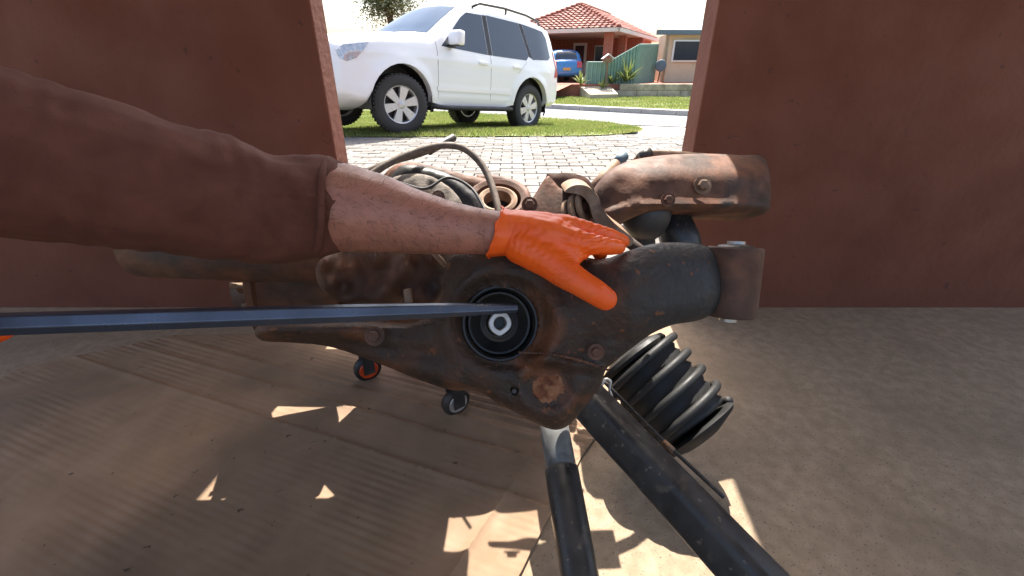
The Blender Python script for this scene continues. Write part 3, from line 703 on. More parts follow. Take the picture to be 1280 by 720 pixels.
# ================================================================== ACROSS THE ROAD
PADZ = 0.08
pad = MB(); pad.box((10, 31.8, PADZ - 0.3), (60, 19.0, 0.6)); tag(pad.build('neighbour_yard', M['redpave']), kind='structure')
# limestone retaining wall of separate blocks
rw = empty('retaining_wall', (8, 22.2, -.43)); tag(rw, 'low limestone block retaining wall along the lawn', 'wall')
bx = 4.55; k = 0
while bx < 12.5:
    ln = random.uniform(0.85, 1.15)
    for zi, (z0, z1) in enumerate(((-.46, -.17), (-.165, .10))):
        mb = MB(); o_ = 0.3 * zi; mb.box((bx + ln / 2 + o_, 22.12 + random.uniform(-.008, .008), (z0 + z1) / 2), (ln - .012, .30, z1 - z0), bevel=.018); mb.build('limestone_block', M['lime'], rw, auto=40)
    bx += ln
el = MB(); el.prism([(3.3, 20.6), (4.55, 20.9), (4.5, 22.3), (3.1, 22.3)], lambda p: (p[0], p[1], -.42), lambda p: (p[0], p[1], -.02 if p[1] > 21.5 else -.25)); tag(el.build('garden_edge_block', M['lime']), 'pale limestone end block beside the letterbox', 'stone block')
nd = MB(); nd.add([(-3.5, 19.6, zg(19.6) + .03), (.5, 16.5, zg(16.5) + .03), (2.75, 22.4, PADZ + .01), (-2, 22.4, PADZ + .01)], [(0, 1, 2, 3)]); tag(nd.build('neighbour_driveway', M['redpave'], fix=False), kind='structure')

# brick house with hip roof
hC = Vector((4.98, 24.0, 0)); hu = Vector((-.908, .419, 0)); hv = Vector((.419, .908, 0)); EZ = 2.40
def H(a, b, z): return hC + hu * a + hv * b + Vector((0, 0, z))
house = empty('brick_house', H(2.8, 4, PADZ)); tag(house, 'red brick house with terracotta hip roof and open carport', 'house')
HWd, HL, RISE = 5.6, 12.0, 1.28
hr = HWd / 2
def roof_face(name, p0, p1, q0, q1, rows, cols, parent=house):
    """tiled slope: eave p0-p1 up to top q0-q1, stepped courses with rolled tiles"""
    mb = MB(); n = (p1 - p0).cross(q0 - p0 if (q0 - p0).length > .1 else q1 - p0).normalized()
    if n.z < 0: n = -n
    NX = cols * 4; rr = []
    for r in range(rows):
        for top in (0, 1):
            t = (r + top) / rows; A = p0.lerp(q0, t); B = p1.lerp(q1, t); line = []
            for i in range(NX + 1):
                s = i / NX; d = 0.022 * (1 + math.sin(2 * math.pi * s * cols * max(0.05, (B - A).length / (p1 - p0).length))) + (0.055 if not top else 0.0)
                mb.v.append(tuple(A.lerp(B, s) + n * d)); line.append(len(mb.v) - 1)
            rr.append(line)
    for a, b in zip(rr[:-1], rr[1:]):
        for i in range(NX): mb.f.append((a[i], a[i + 1], b[i + 1], b[i]))
    return mb.build(name, M['tile'], parent, fix=True)
E0, E1, E2, E3 = H(-.0, 0, EZ), H(HWd, 0, EZ), H(HWd, HL, EZ), H(0, HL, EZ)
A0, A1 = H(hr, hr, EZ + RISE), H(hr, HL - hr, EZ + RISE)
roof = roof_face('roof_slope', E0, E1, A0, A0, 11, 20)
roof_face('roof_slope', E0, E3, A0, A1, 11, 42)
roof_face('roof_slope', E1, E2, A0, A1, 11, 42)
roof_face('roof_slope', E3, E2, A1, A1, 11, 20)
def ridge(a, b, n=14):
    for i in range(n):
        p, q = a.lerp(b, i / n), a.lerp(b, (i + 1.15) / n); mb = MB(); up = Vector((0, 0, .03))
        mb.tube([p + up * 1.6, q + up * .9], [.11, .095], 8); mb.build('ridge_tile', M['ridge'], house, smooth=True)
ridge(E0, A0); ridge(E1, A0); ridge(A0, A1, 18)
fs = MB()
for a, b in ((E0, E1), (E0, E3), (E1, E2)):
    d = (b - a).normalized(); mtx = frame(Vector((0, 0, 1)), up=d.cross(Vector((0, 0, 1))))
    L = (b - a).length; c = (a + b) / 2
    rot = Matrix.Rotation(math.atan2(d.y, d.x), 4, 'Z')
    fs.box(c + Vector((0, 0, -.06)), (L + .1, .10, .17), rot)
fs.build('gutter', M['fascia'], house)
so = MB(); so.add([H(0.02, .02, EZ - .13), H(HWd - .02, .02, EZ - .13), H(HWd - .02, HL, EZ - .13), H(.02, HL, EZ - .13)], [(0, 1, 2, 3)]); so.build('soffit', M['soffit'], house)
def hbox(name, a0, a1, b0, b1, z0, z1, m, bev=0):
    mb = MB(); rot = Matrix.Rotation(math.atan2(hu.y, hu.x), 4, 'Z'); c = H((a0 + a1) / 2, (b0 + b1) / 2, (z0 + z1) / 2)
    mb.box(c, (abs(a1 - a0), abs(b1 - b0), z1 - z0), rot)
    return mb.build(name, m, house)
zt = EZ - .14
hbox('brick_pillar', .42, .80, .45, .83, PADZ, zt, M['brick'])
hbox('brick_pillar', .42, .80, 3.6, 3.98, PADZ, zt, M['brick'])
hbox('brick_pillar', 5.0, 5.38, .45, .83, PADZ, zt, M['brick'])
hbox('carport_back_wall', .0, 5.4, 6.2, 6.42, PADZ, zt, M['brick'])
hbox('carport_side_wall', 5.2, 5.42, 1.2, 6.19, PADZ, zt, M['brick'])
hbox('wall', .4, .62, 6.43, 11.6, PADZ, zt, M['brick'])
dr = hbox('door', 3.3, 4.15, 6.13, 6.19, PADZ, 2.05, M['white']); hbox('door_glass', 3.45, 4.0, 6.10, 6.125, .9, 1.9, M['glass'])
wn = hbox('window', 2.0, 2.8, 6.12, 6.19, 1.0, 1.9, M['white']); hbox('window_pane', 2.06, 2.74, 6.09, 6.115, 1.06, 1.84, M['glass'])

# blue hatchback in the carport, rear towards us
upb = [(1.62, .30), (1.85, .35), (1.92, .5), (1.88, .66), (1.6, .78), (1.0, .90), (.35, 1.32), (-.2, 1.43), (-1.0, 1.42), (-1.55, 1.33), (-1.78, 1.0), (-1.9, .88), (-1.95, .6), (-1.92, .38), (-1.7, .30)]
lowb = arch(-1.22, .30, .36, 178, 2)[1:] + [(0, .24)] + arch(1.22, .30, .36, 178, 2)[:-1]
def Wb(p):
    x, z = p[:, 0], p[:, 1]
    W = np.where(z < .86, .83 - .03 * np.clip((.5 - z) / .25, 0, 1) ** 2, .82 - (z - .86) * .32)
    return W - .2 * np.clip((x - 1.1) / .8, 0, 1.2) ** 2 - .08 * np.clip((-x - 1.4) / .5, 0, 1.2) ** 2
SB = CarShape(upb, lowb, Wb, lambda q: .05)
bc = empty('parked_car'); tag(bc, 'blue hatchback parked under the carport of the brick house', 'car')
car_body(SB, M['bluepaint'], bc, .08)
UB = np.array(SB.upper)
ib = lambda x, z: int(np.argmin(np.hypot(UB[:, 0] - x, UB[:, 1] - z)))
strip_panel(SB, 'rear_window', ib(-1.56, 1.31), ib(-1.76, 1.02), .08, M['glass'], bc)
strip_panel(SB, 'windscreen', ib(.95, .93), ib(.4, 1.30), .06, M['glass'], bc)
for sgn in (1, -1):
    side_panel(SB, 'side_window', [(.6, .92), (-.35, .92), (-.35, 1.34), (.28, 1.30)], M['glass'], bc, sgn)
    side_panel(SB, 'side_window', [(-.42, .92), (-1.3, .95), (-1.25, 1.30), (-.42, 1.345)], M['glass'], bc, sgn)
    side_panel(SB, 'tail_lamp', [(-1.66, .70), (-1.93, .72), (-1.90, .90), (-1.70, .94)], M['redlamp'], bc, sgn, off=.01)
    for cx in (1.22, -1.22):
        t = MB(); t.lathe([(.16, -.1), (.30, -.1), (.31, 0), (.30, .1), (.16, .1)], Matrix.Translation((cx, sgn * .70, .31)) @ Matrix.Rotation(R(-90 * sgn), 4, 'X'), 24, closed=True); wt = t.build('wheel', M['tyre'], bc, auto=40)
        t = MB(); t.lathe([(0, .02), (.17, .02), (.17, .07), (.05, .09), (0, .09)], Matrix.Translation((cx, sgn * .70, .31)) @ Matrix.Rotation(R(-90 * sgn), 4, 'X'), 20); t.build('rim', M['rim'], wt, auto=40)
tl = MB()
for sgn in (1, -1): pass
iA, iB = ib(-1.86, .92), ib(-1.95, .66)
for y0, y1 in ((-.74, -.50), (.50, .74)): strip_panel(SB, 'rear_lamp', iA, iB, 0, M['redlamp'], bc, off=.012, y0=y0, y1=y1)
pl = MB(); pl.box((-2.012, 0, .60), (.02, .37, .12)); pl.build('number_plate', M['plate'], bc)
ubb = MB(); ubb.box((0, 0, .36), (3.2, 1.3, .25)); ubb.build('underbody', M['blackplastic'], bc)
bl = PY(706, 99, 24.3); bc.location = (bl.x - .15, 26.1, PADZ); bc.rotation_euler = (0, 0, R(96))

# green steel fence: low panel, raked panel, tall return
fence = empty('steel_fence', (4.2, 22.7, PADZ)); tag(fence, 'pale green ribbed steel fence with a raked section beside the carport', 'fence')
def sheet(a, b, za, zb, z0):
    """ribbed sheets about 0.8 m wide between a and b, top height runs za to zb"""
    L = (b - a).length; n = max(1, round(L / .8)); d = (b - a).normalized(); nr = Vector((d.y, -d.x, 0))
    for s in range(n):
        mb = MB(); m_ = 5 * 8; top, bot = [], []
        for i in range(m_ + 1):
            t = (s + i / m_) / n; p = a.lerp(b, t); ph = (i % 8) / 8
            o_ = 0.065 * (1 if .12 < ph < .5 else 0 if ph > .62 or ph == 0 else .5); q = p + nr * o_
            mb.v.append((q.x, q.y, z0)); mb.v.append((q.x, q.y, za + (zb - za) * t))
        for i in range(m_): mb.f.append((2 * i, 2 * i + 2, 2 * i + 3, 2 * i + 1))
        mb.build('fence_sheet', M['fence'], fence, fix=False)
    cap = MB(); cap.tube([(a.x, a.y, za + .01), (b.x, b.y, zb + .01)], .03, 6); cap.build('fence_rail', M['fence'], fence)
def post(p, h):
    mb = MB(); mb.box((p.x, p.y, (PADZ + h) / 2), (.07, .07, h - PADZ + .06)); mb.build('fence_post', M['fence'], fence)
fa, fb, fc, fd = PY(732, 104, 22.6), PY(758, 104, 22.5), PY(794, 104, 22.9), PY(814, 100, 26.5)
fd = PY(817, 100, 25.6)
for q in (fa, fb, fc, fd): q.z = 0
zlow, zhi = PY(745, 78, 22.5).z, PY(793, 56, 22.9).z
sheet(fa, fb, zlow, zlow, PADZ - .15); sheet(fb, fc, zlow, zhi, PADZ - .15); sheet(fc, fd, zhi, zhi + .1, PADZ - .15)
for q, h in ((fa, zlow), (fb, zlow), (fc, zhi), (fd, zhi + .1)): post(q, h)
# letterbox
lb = empty('letterbox', (fb.x - .15, 22.2, PADZ)); tag(lb, 'small timber letterbox with pitched white roof on a post by the green fence', 'letterbox')
lx, lz = fb.x - .08, PY(752, 75, 22.2).z
m_ = MB(); m_.box((lx, 22.2, (lz - .1) / 2 - .05), (.07, .07, lz)); m_.build('post', M['wood'], lb)
m_ = MB(); m_.box((lx, 22.2, lz - .02), (.34, .3, .16)); m_.build('box', M['wood'], lb)
for s in (1, -1):
    m_ = MB(); m_.box((lx + s * .13, 22.2, lz + .14), (.34, .42, .025), Matrix.Rotation(s * R(35), 4, 'Y')); m_.build('roof_panel', M['white'], lb)
# spiky plants
def spiky(px, py, Y, h, n, lab, spread=1.0):
    b = PY(px, py, Y); t = empty('spiky_plant', b); tag(t, lab, 'plant', 'garden plants before the green fence')
    for i in range(n):
        a = random.uniform(0, 6.28); el_ = random.uniform(.35, 1.35); ln = h * random.uniform(.7, 1.05); mb = MB(); wv = Vector((-math.sin(a), math.cos(a), 0))
        ctr = []
        for k in range(6):
            t_ = k / 5; r = ln * t_ * math.cos(el_) * spread; z = ln * (t_ * math.sin(el_) - .28 * t_ * t_ * math.cos(el_))
            ctr.append(b + Vector((math.cos(a) * r, math.sin(a) * r, z)))
        for k, q in enumerate(ctr):
            ww = .035 * math.sin(math.pi * (0.18 + .8 * k / 5)); mb.v += [tuple(q - wv * ww), tuple(q + wv * ww)]
        for k in range(5): mb.f.append((2 * k, 2 * k + 1, 2 * k + 3, 2 * k + 2))
        mb.build('leaf', M['plant'], t, fix=False, smooth=True)
spiky(783, 102, 22.35, 1.15, 46, 'large spiky green plant before the raked green fence')
spiky(765, 104, 22.3, .75, 26, 'small spiky plant left of the large one on the wall')
spiky(726, 106, 22.0, .7, 26, 'grassy tuft at the left end of the green fence')
spiky(753, 110, 21.9, .5, 22, 'low tuft below the letterbox')
# beige neighbour
bh = empty('beige_house', (11, 27, PADZ)); tag(bh, 'beige rendered house with blue grey roof at the right edge', 'house')
c0 = PY(817, 100, 27.5); c1 = PY(829, 100, 25.0)
def quadwall(name, a, b, z0, z1, th, m):
    d = (b - a); d.z = 0; L = d.length; d.normalize(); mb = MB(); c = (a + b) / 2
    mb.box((c.x, c.y, (z0 + z1) / 2), (L, th, z1 - z0), Matrix.Rotation(math.atan2(d.y, d.x), 4, 'Z')); return mb.build(name, m, bh)
c0.z = c1.z = 0; c2 = Vector((16, 25.6, 0)); c3 = Vector((c0.x - 1.0, 31, 0))
quadwall('wall', c1, c2, PADZ, 2.2, .2, M['beige']); quadwall('side_wall', c0 + Vector((.12, .0, 0)), c1 + Vector((-.02, .12, 0)), PADZ, 2.2, .18, M['beige'])
quadwall('roof', c1 + Vector((-.7, -.35, 0)), c2 + Vector((0, -.35, 0)), 2.16, 2.36, .25, M['bluegrey'])
rf = MB(); rf.add([c1 + Vector((-.7, -.4, 2.30)), c2 + Vector((0, -.4, 2.30)), c2 + Vector((0, 4, 3.2)), c1 + Vector((2.5, 4, 3.2))], [(0, 1, 2, 3)]); rf.build('roof_sheet', M['bluegrey'], bh, fix=False)
quadwall('window', c1 + Vector((.22, -.12, 0)), c1 + Vector((2.0, -.08, 0)), 1.0, 1.95, .08, M['white']); quadwall('window_pane', c1 + Vector((.30, -.17, 0)), c1 + Vector((1.9, -.13, 0)), 1.07, 1.88, .05, M['glass'])
hr_ = empty('hose_reel', PY(826, 100, 24.7)); tag(hr_, 'dark blue hose reel against the beige wall', 'hose reel')
cc = PY(826, 82, 24.7); m_ = MB(); m_.lathe([(0, -.08), (.25, -.08), (.27, 0), (.25, .08), (.1, .10), (0, .10)], frame((-.2, -1, 0), loc=cc), 22); m_.build('reel', M['bluegrey'], hr_, auto=40)
m_ = MB(); m_.tube([cc + Vector((0, 0, -.2)), cc + Vector((-.02, .02, -.5)), Vector((cc.x - .05, cc.y, PADZ))], .03, 8); m_.build('stand', M['blackplastic'], hr_)

# tree behind the white car
def tree(base, h, crown_c, crown_r, n, label):
    t = empty('tree', base); tag(t, label, 'tree'); base = Vector(base); cc = Vector(crown_c)
    tr = MB(); tr.tube([base, base.lerp(cc, .4) + Vector((.15, 0, 0)), cc], [.28, .2, .09], 10)
    ends = []
    for i in range(14):
        a = random.uniform(0, 6.28); e = cc + Vector((math.cos(a) * crown_r.x * random.uniform(.4, .9), math.sin(a) * crown_r.y * random.uniform(.4, .9), random.uniform(-.6, .8) * crown_r.z)); s = base.lerp(cc, random.uniform(.55, .95))
        tr.tube([s, s.lerp(e, .5) + Vector((0, 0, .25)), e], [.08, .05, .015], 6); ends.append(e)
    tr.build('trunk', M['bark'], t, smooth=True)
    lf = MB()
    for i in range(n):
        e = random.choice(ends); q = e + Vector((random.gauss(0, .55), random.gauss(0, .55), random.gauss(0, .42)))
        a = Vector((random.uniform(-1, 1), random.uniform(-1, 1), random.uniform(-1, .4))).normalized(); b = a.orthogonal().normalized() * .035; l = random.uniform(.10, .2); k = len(lf.v)
        lf.v += [tuple(q), tuple(q + a * l * .5 + b), tuple(q + a * l), tuple(q + a * l * .5 - b)]; lf.f.append((k, k + 1, k + 2, k + 3))
    lf.build('crown', M['leaf'], t, fix=False)
tb = PY(486, 100, 30); tcn = PY(487, -12, 30)
tree((tb.x, 30, -.43), 5, tcn, Vector((1.2, 1.2, 1.5)), 9000, 'leafy green tree rising behind the bonnet of the white car')

# ================================================================== THE SUSPENSION ASSEMBLY
sub = empty('suspension_subframe', (0.05, 0.85, 0.0))
tag(sub, 'rusty vehicle suspension subframe standing in the doorway, held by the gloved hand', 'car part')
BC = (627, 403)
def plate_bulge(p, d):
    x, y = p[:, 0], p[:, 1]; r = np.hypot(x - BC[0], (y - BC[1]) * 1.04)
    b = 0.0065 * np.exp(-((r - 72) / 8) ** 2) * (0.6 + 0.4 * np.sin(np.arctan2(y - BC[1], x - BC[0]) * 2 + 1))
    b -= 0.012 * (1 - ramp01(r, 48, 66)) + 0.045 * (1 - ramp01(r, 41, 46))
    # lower lobe stepped back under a crease
    s = (y - 447) - (x - 620) * 0.13; lobe = ramp01(s, -3, 8) * ramp01(x, 585, 640) * (1 - ramp01(x, 765, 790))
    b -= 0.010 * lobe; b += 0.005 * np.exp(-((s + 5) / 4.0) ** 2) * ramp01(x, 640, 690) * (1 - ramp01(x, 750, 768))
    # pressed swage round the rusty boss
    rb_ = np.hypot(x - 686, y - 483); b += 0.006 * np.exp(-((rb_ - 36) / 9) ** 2) - 0.003 * np.exp(-(rb_ / 24) ** 2)
    b -= 0.02 * np.exp(-(np.hypot(x - 643, y - 489) / 3.4) ** 4)
    b += 0.004 * gauss(p, (636, 512), 10)
    # right-hand tube swells forward, left tongue has a long groove
    b += 0.028 * ramp01(x, 690, 800) * np.clip(1 - ((y - 362) / 62) ** 2, 0, 1)
    b += 0.012 * gauss(p, (712, 398), 34)
    b -= 0.008 * ramp01(600 - x, 30, 70) * np.exp(-((y - (432 + (x - 440) * .12)) / 10) ** 2)
    b += 0.010 * np.exp(-((y - (404 + (520 - x) * .06)) / 9) ** 2) * ramp01(560 - x, 0, 40)
    # pinch between bowl and neck
    b -= 0.009 * np.exp(-((x - 560 + (y - 350) * .5) / 14) ** 2) * ramp01(420 - y, 0, 60)
    return b
def plate_D(p):
    x = p[:, 0]; return 0.575 + 0.00010 * np.clip(600 - x, 0, 300) + 0.00035 * np.clip(x - 790, 0, 300)
plate_outline = [(318, 414), (332, 402), (380, 401), (418, 403), (450, 403), (500, 407), (530, 397), (551, 372), (556, 342), (566, 318), (605, 304), (655, 297), (700, 303), (735, 322), (762, 322), (790, 312), (815, 305), (842, 303), (870, 305), (893, 312),
    (902, 332), (903, 362), (896, 386), (880, 398), (860, 403), (841, 406), (815, 417), (790, 435), (770, 451), (757, 463), (752, 480), (738, 500), (722, 520), (707, 534), (690, 537), (665, 527), (640, 513), (619, 502), (606, 493), (590, 488), (560, 487), (520, 473), (480, 457), (440, 442), (405, 432), (360, 428), (328, 426)]
plate = relief('control_arm', plate_outline, plate_D, plate_bulge, 0.045, M['rust'], sub, step=4.2, rnd=26, rdepth=0.022, smooth_n=3, rough=0.0011)
plate['label'] = 'dark rust-brown pressed steel arm with a round bushing cup'
# mottled grey paint left on the tube end: second material by face position
plate.data.materials.append(M['rustgrey'])
def toPx(v):
    d = Vector(v) - Vector((0, 0, CAM_H)); D = d.dot(VIEW); return 640 + FPX * d.x / D, 360 - FPX * d.dot(UPV) / D
ey = frame(Vector((.05, .35, 1)), loc=P(915, 352, .625))
m_ = MB(); m_.lathe([(.034, -.048), (.036, -.046), (.036, .046), (.034, .048), (.029, .048), (.028, -.048)], ey, 40, closed=True); eye_ = m_.build('arm_eye', M['rustbrown'], sub, auto=35)
m_ = MB(); m_.lathe([(.0285, -.044), (.0285, .044), (.022, .050), (.012, .052), (.0115, -.052), (.022, -.05)], ey, 36, closed=True); m_.build('rubber_bush', M['rubber'], eye_, smooth=True)
m_ = MB(); m_.lathe([(.0115, -.056), (.0115, .056), (.007, .056), (.007, -.056)], ey, 28, closed=True); m_.build('steel_sleeve', M['alu'], eye_, auto=35)
# bushing
bax = (-VIEW + RIGHT * 0.10 + UPV * 0.05).normalized(); bm_ = frame(bax, up=Vector((1, 0, 0)), loc=P(625, 404, .592))
m_ = MB(); m_.lathe([(.050, -.03), (.0505, .004), (.0490, .0065), (.0465, .006), (.0445, -.008), (.0440, -.03)], bm_, 56, closed=True); bush = m_.build('bushing', M['rubber'], sub, auto=40)
m_ = MB(); m_.lathe([(.044, -.014), (.041, -.011), (.037, -.017), (.032, -.020), (.028, -.017), (.025, -.013), (.022, -.014), (.020, -.010), (.0172, -.010), (.0170, -.03)], bm_, 56); m_.build('rubber_web', M['rubber'], bush, smooth=True)
m_ = MB(); ring = []
for rr_, hh in ((.0150, -.02), (.0150, .001), (.0138, .0025), (.0088, .0025), (.0078, .001), (.0078, -.02)):
    for j in range(36):
        a = 2 * math.pi * j / 36; q = 1 + .10 * math.cos(2 * a + .6) + .04 * math.cos(5 * a)
        m_.v.append(tuple(bm_ @ Vector((rr_ * q * math.cos(a), rr_ * (1.04 - .0) * math.sin(a), hh))))
for i in range(5):
    for j in range(36): m_.f.append((i * 36 + j, i * 36 + (j + 1) % 36, (i + 1) * 36 + (j + 1) % 36, (i + 1) * 36 + j))
m_.build('bolt_sleeve', M['alu'], bush, auto=35)
m_ = MB(); m_.lathe([(0, -.012), (.0078, -.012), (.0078, -.022), (0, -.022)], bm_, 20); m_.build('bolt_hole_disc', M['rubber'], bush)  # black disc stands in for the dark inside the sleeve
# flaking rusty boss
def getcn(me):
    me.update(); n = len(me.vertices); c = np.empty(n * 3); me.vertices.foreach_get('co', c); q = np.empty(n * 3); me.vertices.foreach_get('normal', q)
    return c.reshape(-1, 3), q.reshape(-1, 3)
def setc(me, c): me.vertices.foreach_set('co', c.ravel()); me.update()
def flake(me):
    c, n_ = getcn(me)
    h = 0.0009 * np.sin(c[:, 0] * 520 + 2 * np.sin(c[:, 2] * 330)) * np.sin(c[:, 2] * 460 + c[:, 0] * 200) + RNG.uniform(-.0003, .0003, len(c))
    setc(me, c + n_ * h[:, None])
bo = frame(-VIEW, up=Vector((1, 0, 0)), loc=P(686, 484, .588)); m_ = MB()
prof = [(0.0235, -.012), (0.0232, -.002), (.0215, .002)] + [(.0215 - .0215 * k / 10, .002 + .0035 * math.sin(k / 10 * 1.57)) for k in range(1, 10)] + [(0, .0057)]
m_.lathe(prof, bo, 48); boss = m_.build('rusty_boss', M['rustorange'], sub, smooth=True); flake(boss.data); boss['label'] = 'round flaking orange rusted boss'
m_ = MB(); m_.lathe([(0, -.002), (.0032, -.002), (.0032, .0005), (0, .0005)], frame(-VIEW, loc=P(643, 489, .582)), 16); m_.build('dark_hole_disc', M['rubber'], sub)  # black disc painted as the shade inside a small hole
m_ = MB()
for k in range(26):
    t = k / 25; q = P(648 + 108 * t, 440 + 22 * t - 6 * math.sin(t * 3.1), .561 + .006 * math.sin(t * 9)); m_.tube([q, q + Vector((.006, 0, -.001))], random.uniform(.0012, .0024), 6)
m_.build('weld_bead', M['rustbrown'], plate, smooth=True)

# bodies added to shade the floor, and lumps behind the arm
m_ = MB(); m_.tube([P(190, 268, .90), P(300, 282, .90), P(440, 287, .90), P(560, 291, .90), P(606, 296, .90)], [.056, .059, .060, .056, .048], 20); m_.build('shade_tube_near', M['rustbrown'], sub, smooth=True)  # added tube, mostly hidden, casts shade on the floor
m_ = MB(); m_.tube([P(176, 306, .985), P(300, 310, .985), P(440, 312, .985), P(555, 316, .985), P(578, 318, .985)], [.070, .073, .075, .072, .055], 20); m_.build('shade_tube_far', M['rustbrown'], sub, smooth=True)  # second added tube, closes a lit gap in the floor shadow
m_ = MB(); dm = frame(Vector((1, .12, .1)), loc=Vector((-.30, 1.10, .395)))
m_.lathe([(0, -.42), (.05, -.42), (.055, -.30), (.06, -.16), (.11, -.13), (.165, -.06), (.19, .02), (.185, .10), (.15, .17), (.09, .21), (.07, .30), (.065, .44), (0, .44)], dm, 36); m_.build('shade_housing', M['rustbrown'], sub, smooth=True)  # added body, largely hidden, blocks sun from the floor
m_ = MB(); m_.lathe([(0, -.12), (.10, -.12), (.135, -.11), (.145, -.09), (.15, .06), (.165, .065), (.165, .08), (.15, .085), (.06, .09), (.055, .13), (0, .13)], frame(Vector((-.95, -.25, .1)), loc=Vector((-.56, 1.06, .42))), 44); drum = m_.build('shade_drum', M['rustbrown'], sub, auto=35)  # drum added to stop stray sun patches at the left
for k in range(5):
    a_ = k * 1.2566; fmx = frame(Vector((-.95, -.25, .1)), loc=Vector((-.56, 1.06, .42))) @ Matrix.Translation((.085 * math.cos(a_), .085 * math.sin(a_), .10)); m_ = MB(); m_.lathe([(0, -.02), (.007, -.02), (.007, .03), (0, .03)], fmx, 10); m_.build('drum_stud', M['rustpale'], drum)
m_ = MB(); m_.box((-.02, 1.25, .36), (.42, .30, .20), Matrix.Rotation(.2, 4, 'Z'), bevel=.05); m_.box((-.46, 1.32, .30), (.66, .24, .14), Matrix.Rotation(-.05, 4, 'Z'), bevel=.04); m_.box((.0, 1.06, .44), (.30, .22, .19), Matrix.Rotation(.1, 4, 'Z'), bevel=.04); m_.build('shade_boxes', M['rust'], sub, smooth=True)  # boxes added out of sight to widen the floor shadow
def lumps(p, d):
    return 0.020 * vnoise(p, .055, 31) + 0.012 * vnoise(p, .13, 32) + 0.02 * gauss(p, (500, 345), 18) - .02 * gauss(p, (468, 350), 14)
relief('knuckle', [(396, 330), (425, 312), (470, 304), (520, 302), (556, 308), (560, 340), (553, 366), (538, 382), (512, 381), (500, 370), (484, 380), (455, 377), (425, 378), (400, 360)], .69, lumps, .06, M['rustbrown'], sub, step=4, rnd=14, rdepth=.02)
relief('sunlit_tab', [(504, 362), (512, 360), (514, 378), (506, 379)], .655, None, .012, M['rustpale'], sub, step=4, rnd=3, rdepth=.002, closed_curve=False)  # pale colour stands in for a sunlit bit of metal
relief('sunlit_strip', [(538, 317), (546, 315), (558, 330), (554, 334)], .64, None, .01, M['rustpale'], sub, step=4, rnd=3, rdepth=.002, closed_curve=False)  # sunlight on the strip is put into its pale colour
KD = 1.36
# left hub casting, its black dust shield and flange
relief('dust_shield', [(470, 250), (484, 226), (499, 209), (515, 206), (545, 212), (568, 221), (585, 235), (597, 246), (603, 262), (590, 285), (480, 285)], .86 * KD, None, .03, M['rubber'], sub, step=5, rnd=9, rdepth=.012)
relief('hub_casting', [(448, 262), (466, 240), (488, 223), (515, 217), (538, 220), (556, 230), (568, 240), (577, 256), (570, 285), (450, 290)], .80 * KD, lambda p, d: .006 * vnoise(p, .2, 41), .05, M['castgrey'], sub, step=4, rnd=22, rdepth=.02)
relief('hub_flange', [(476, 225), (500, 204), (540, 207), (580, 218), (610, 224), (640, 232), (650, 250), (640, 275), (560, 280), (480, 260)], .95 * KD, None, .03, M['rustbrown'], sub, step=6, rnd=8, rdepth=.01)
rc = frame(-VIEW + UPV * .8, up=Vector((1, 0, 0)), loc=P(622, 254, .90 * KD)) @ Matrix.Scale(KD, 4)
m_ = MB(); m_.lathe([(.060, -.02), (.062, .012), (.056, .016), (.047, .012), (.045, -.02)], rc, 40, closed=True); rng_ = m_.build('bearing_ring', M['rustbrown'], sub, auto=40)
m_ = MB(); m_.lathe([(.038, -.01), (.040, .010), (.034, .013), (.028, .010), (.027, -.02)], rc, 36, closed=True); m_.build('inner_ring', M['rustpale'], rng_, auto=40)
m_ = MB(); m_.lathe([(0, -.015), (.046, -.015), (.046, -.02), (0, -.02)], rc, 30); m_.build('ring_back', M['rubber'], rng_)
m_ = MB(); m_.tube(crom([P(596, 225, .98 * KD), P(622, 226, .98 * KD), P(642, 231, .98 * KD), P(655, 240, .97 * KD), P(658, 252, .95 * KD)], 5, False), .011 * KD, 10); m_.build('flange_rim', M['rustbrown'], sub, smooth=True)
# hoses
def curve_tube(name, pts, r, m, parent, seg=12):
    m2 = MB(); c = crom(pts, 8, False); m2.tube([Vector(q) for q in c], r, seg); return m2.build(name, m, parent, smooth=True)
curve_tube('brake_hose', [P(440, 236, .78 * KD), P(458, 222, .79 * KD), P(488, 203, .80 * KD), P(520, 189, .82 * KD), P(550, 182, .84 * KD), P(578, 185, .85 * KD), P(600, 203, .85 * KD), P(613, 227, .84 * KD), P(622, 258, .82 * KD), P(630, 300, .80 * KD)], .0066 * KD, M['hose'], sub)
curve_tube('brake_hose', [P(436, 230, .82 * KD), P(462, 213, .83 * KD), P(490, 202, .84 * KD), P(520, 194, .86 * KD), P(548, 184, .90 * KD)], .0058 * KD, M['hose'], sub)
curve_tube('hose_end', [P(536, 189, .90 * KD), P(552, 180, .925 * KD), P(567, 172, .95 * KD)], .0082 * KD, M['rubber'], sub)
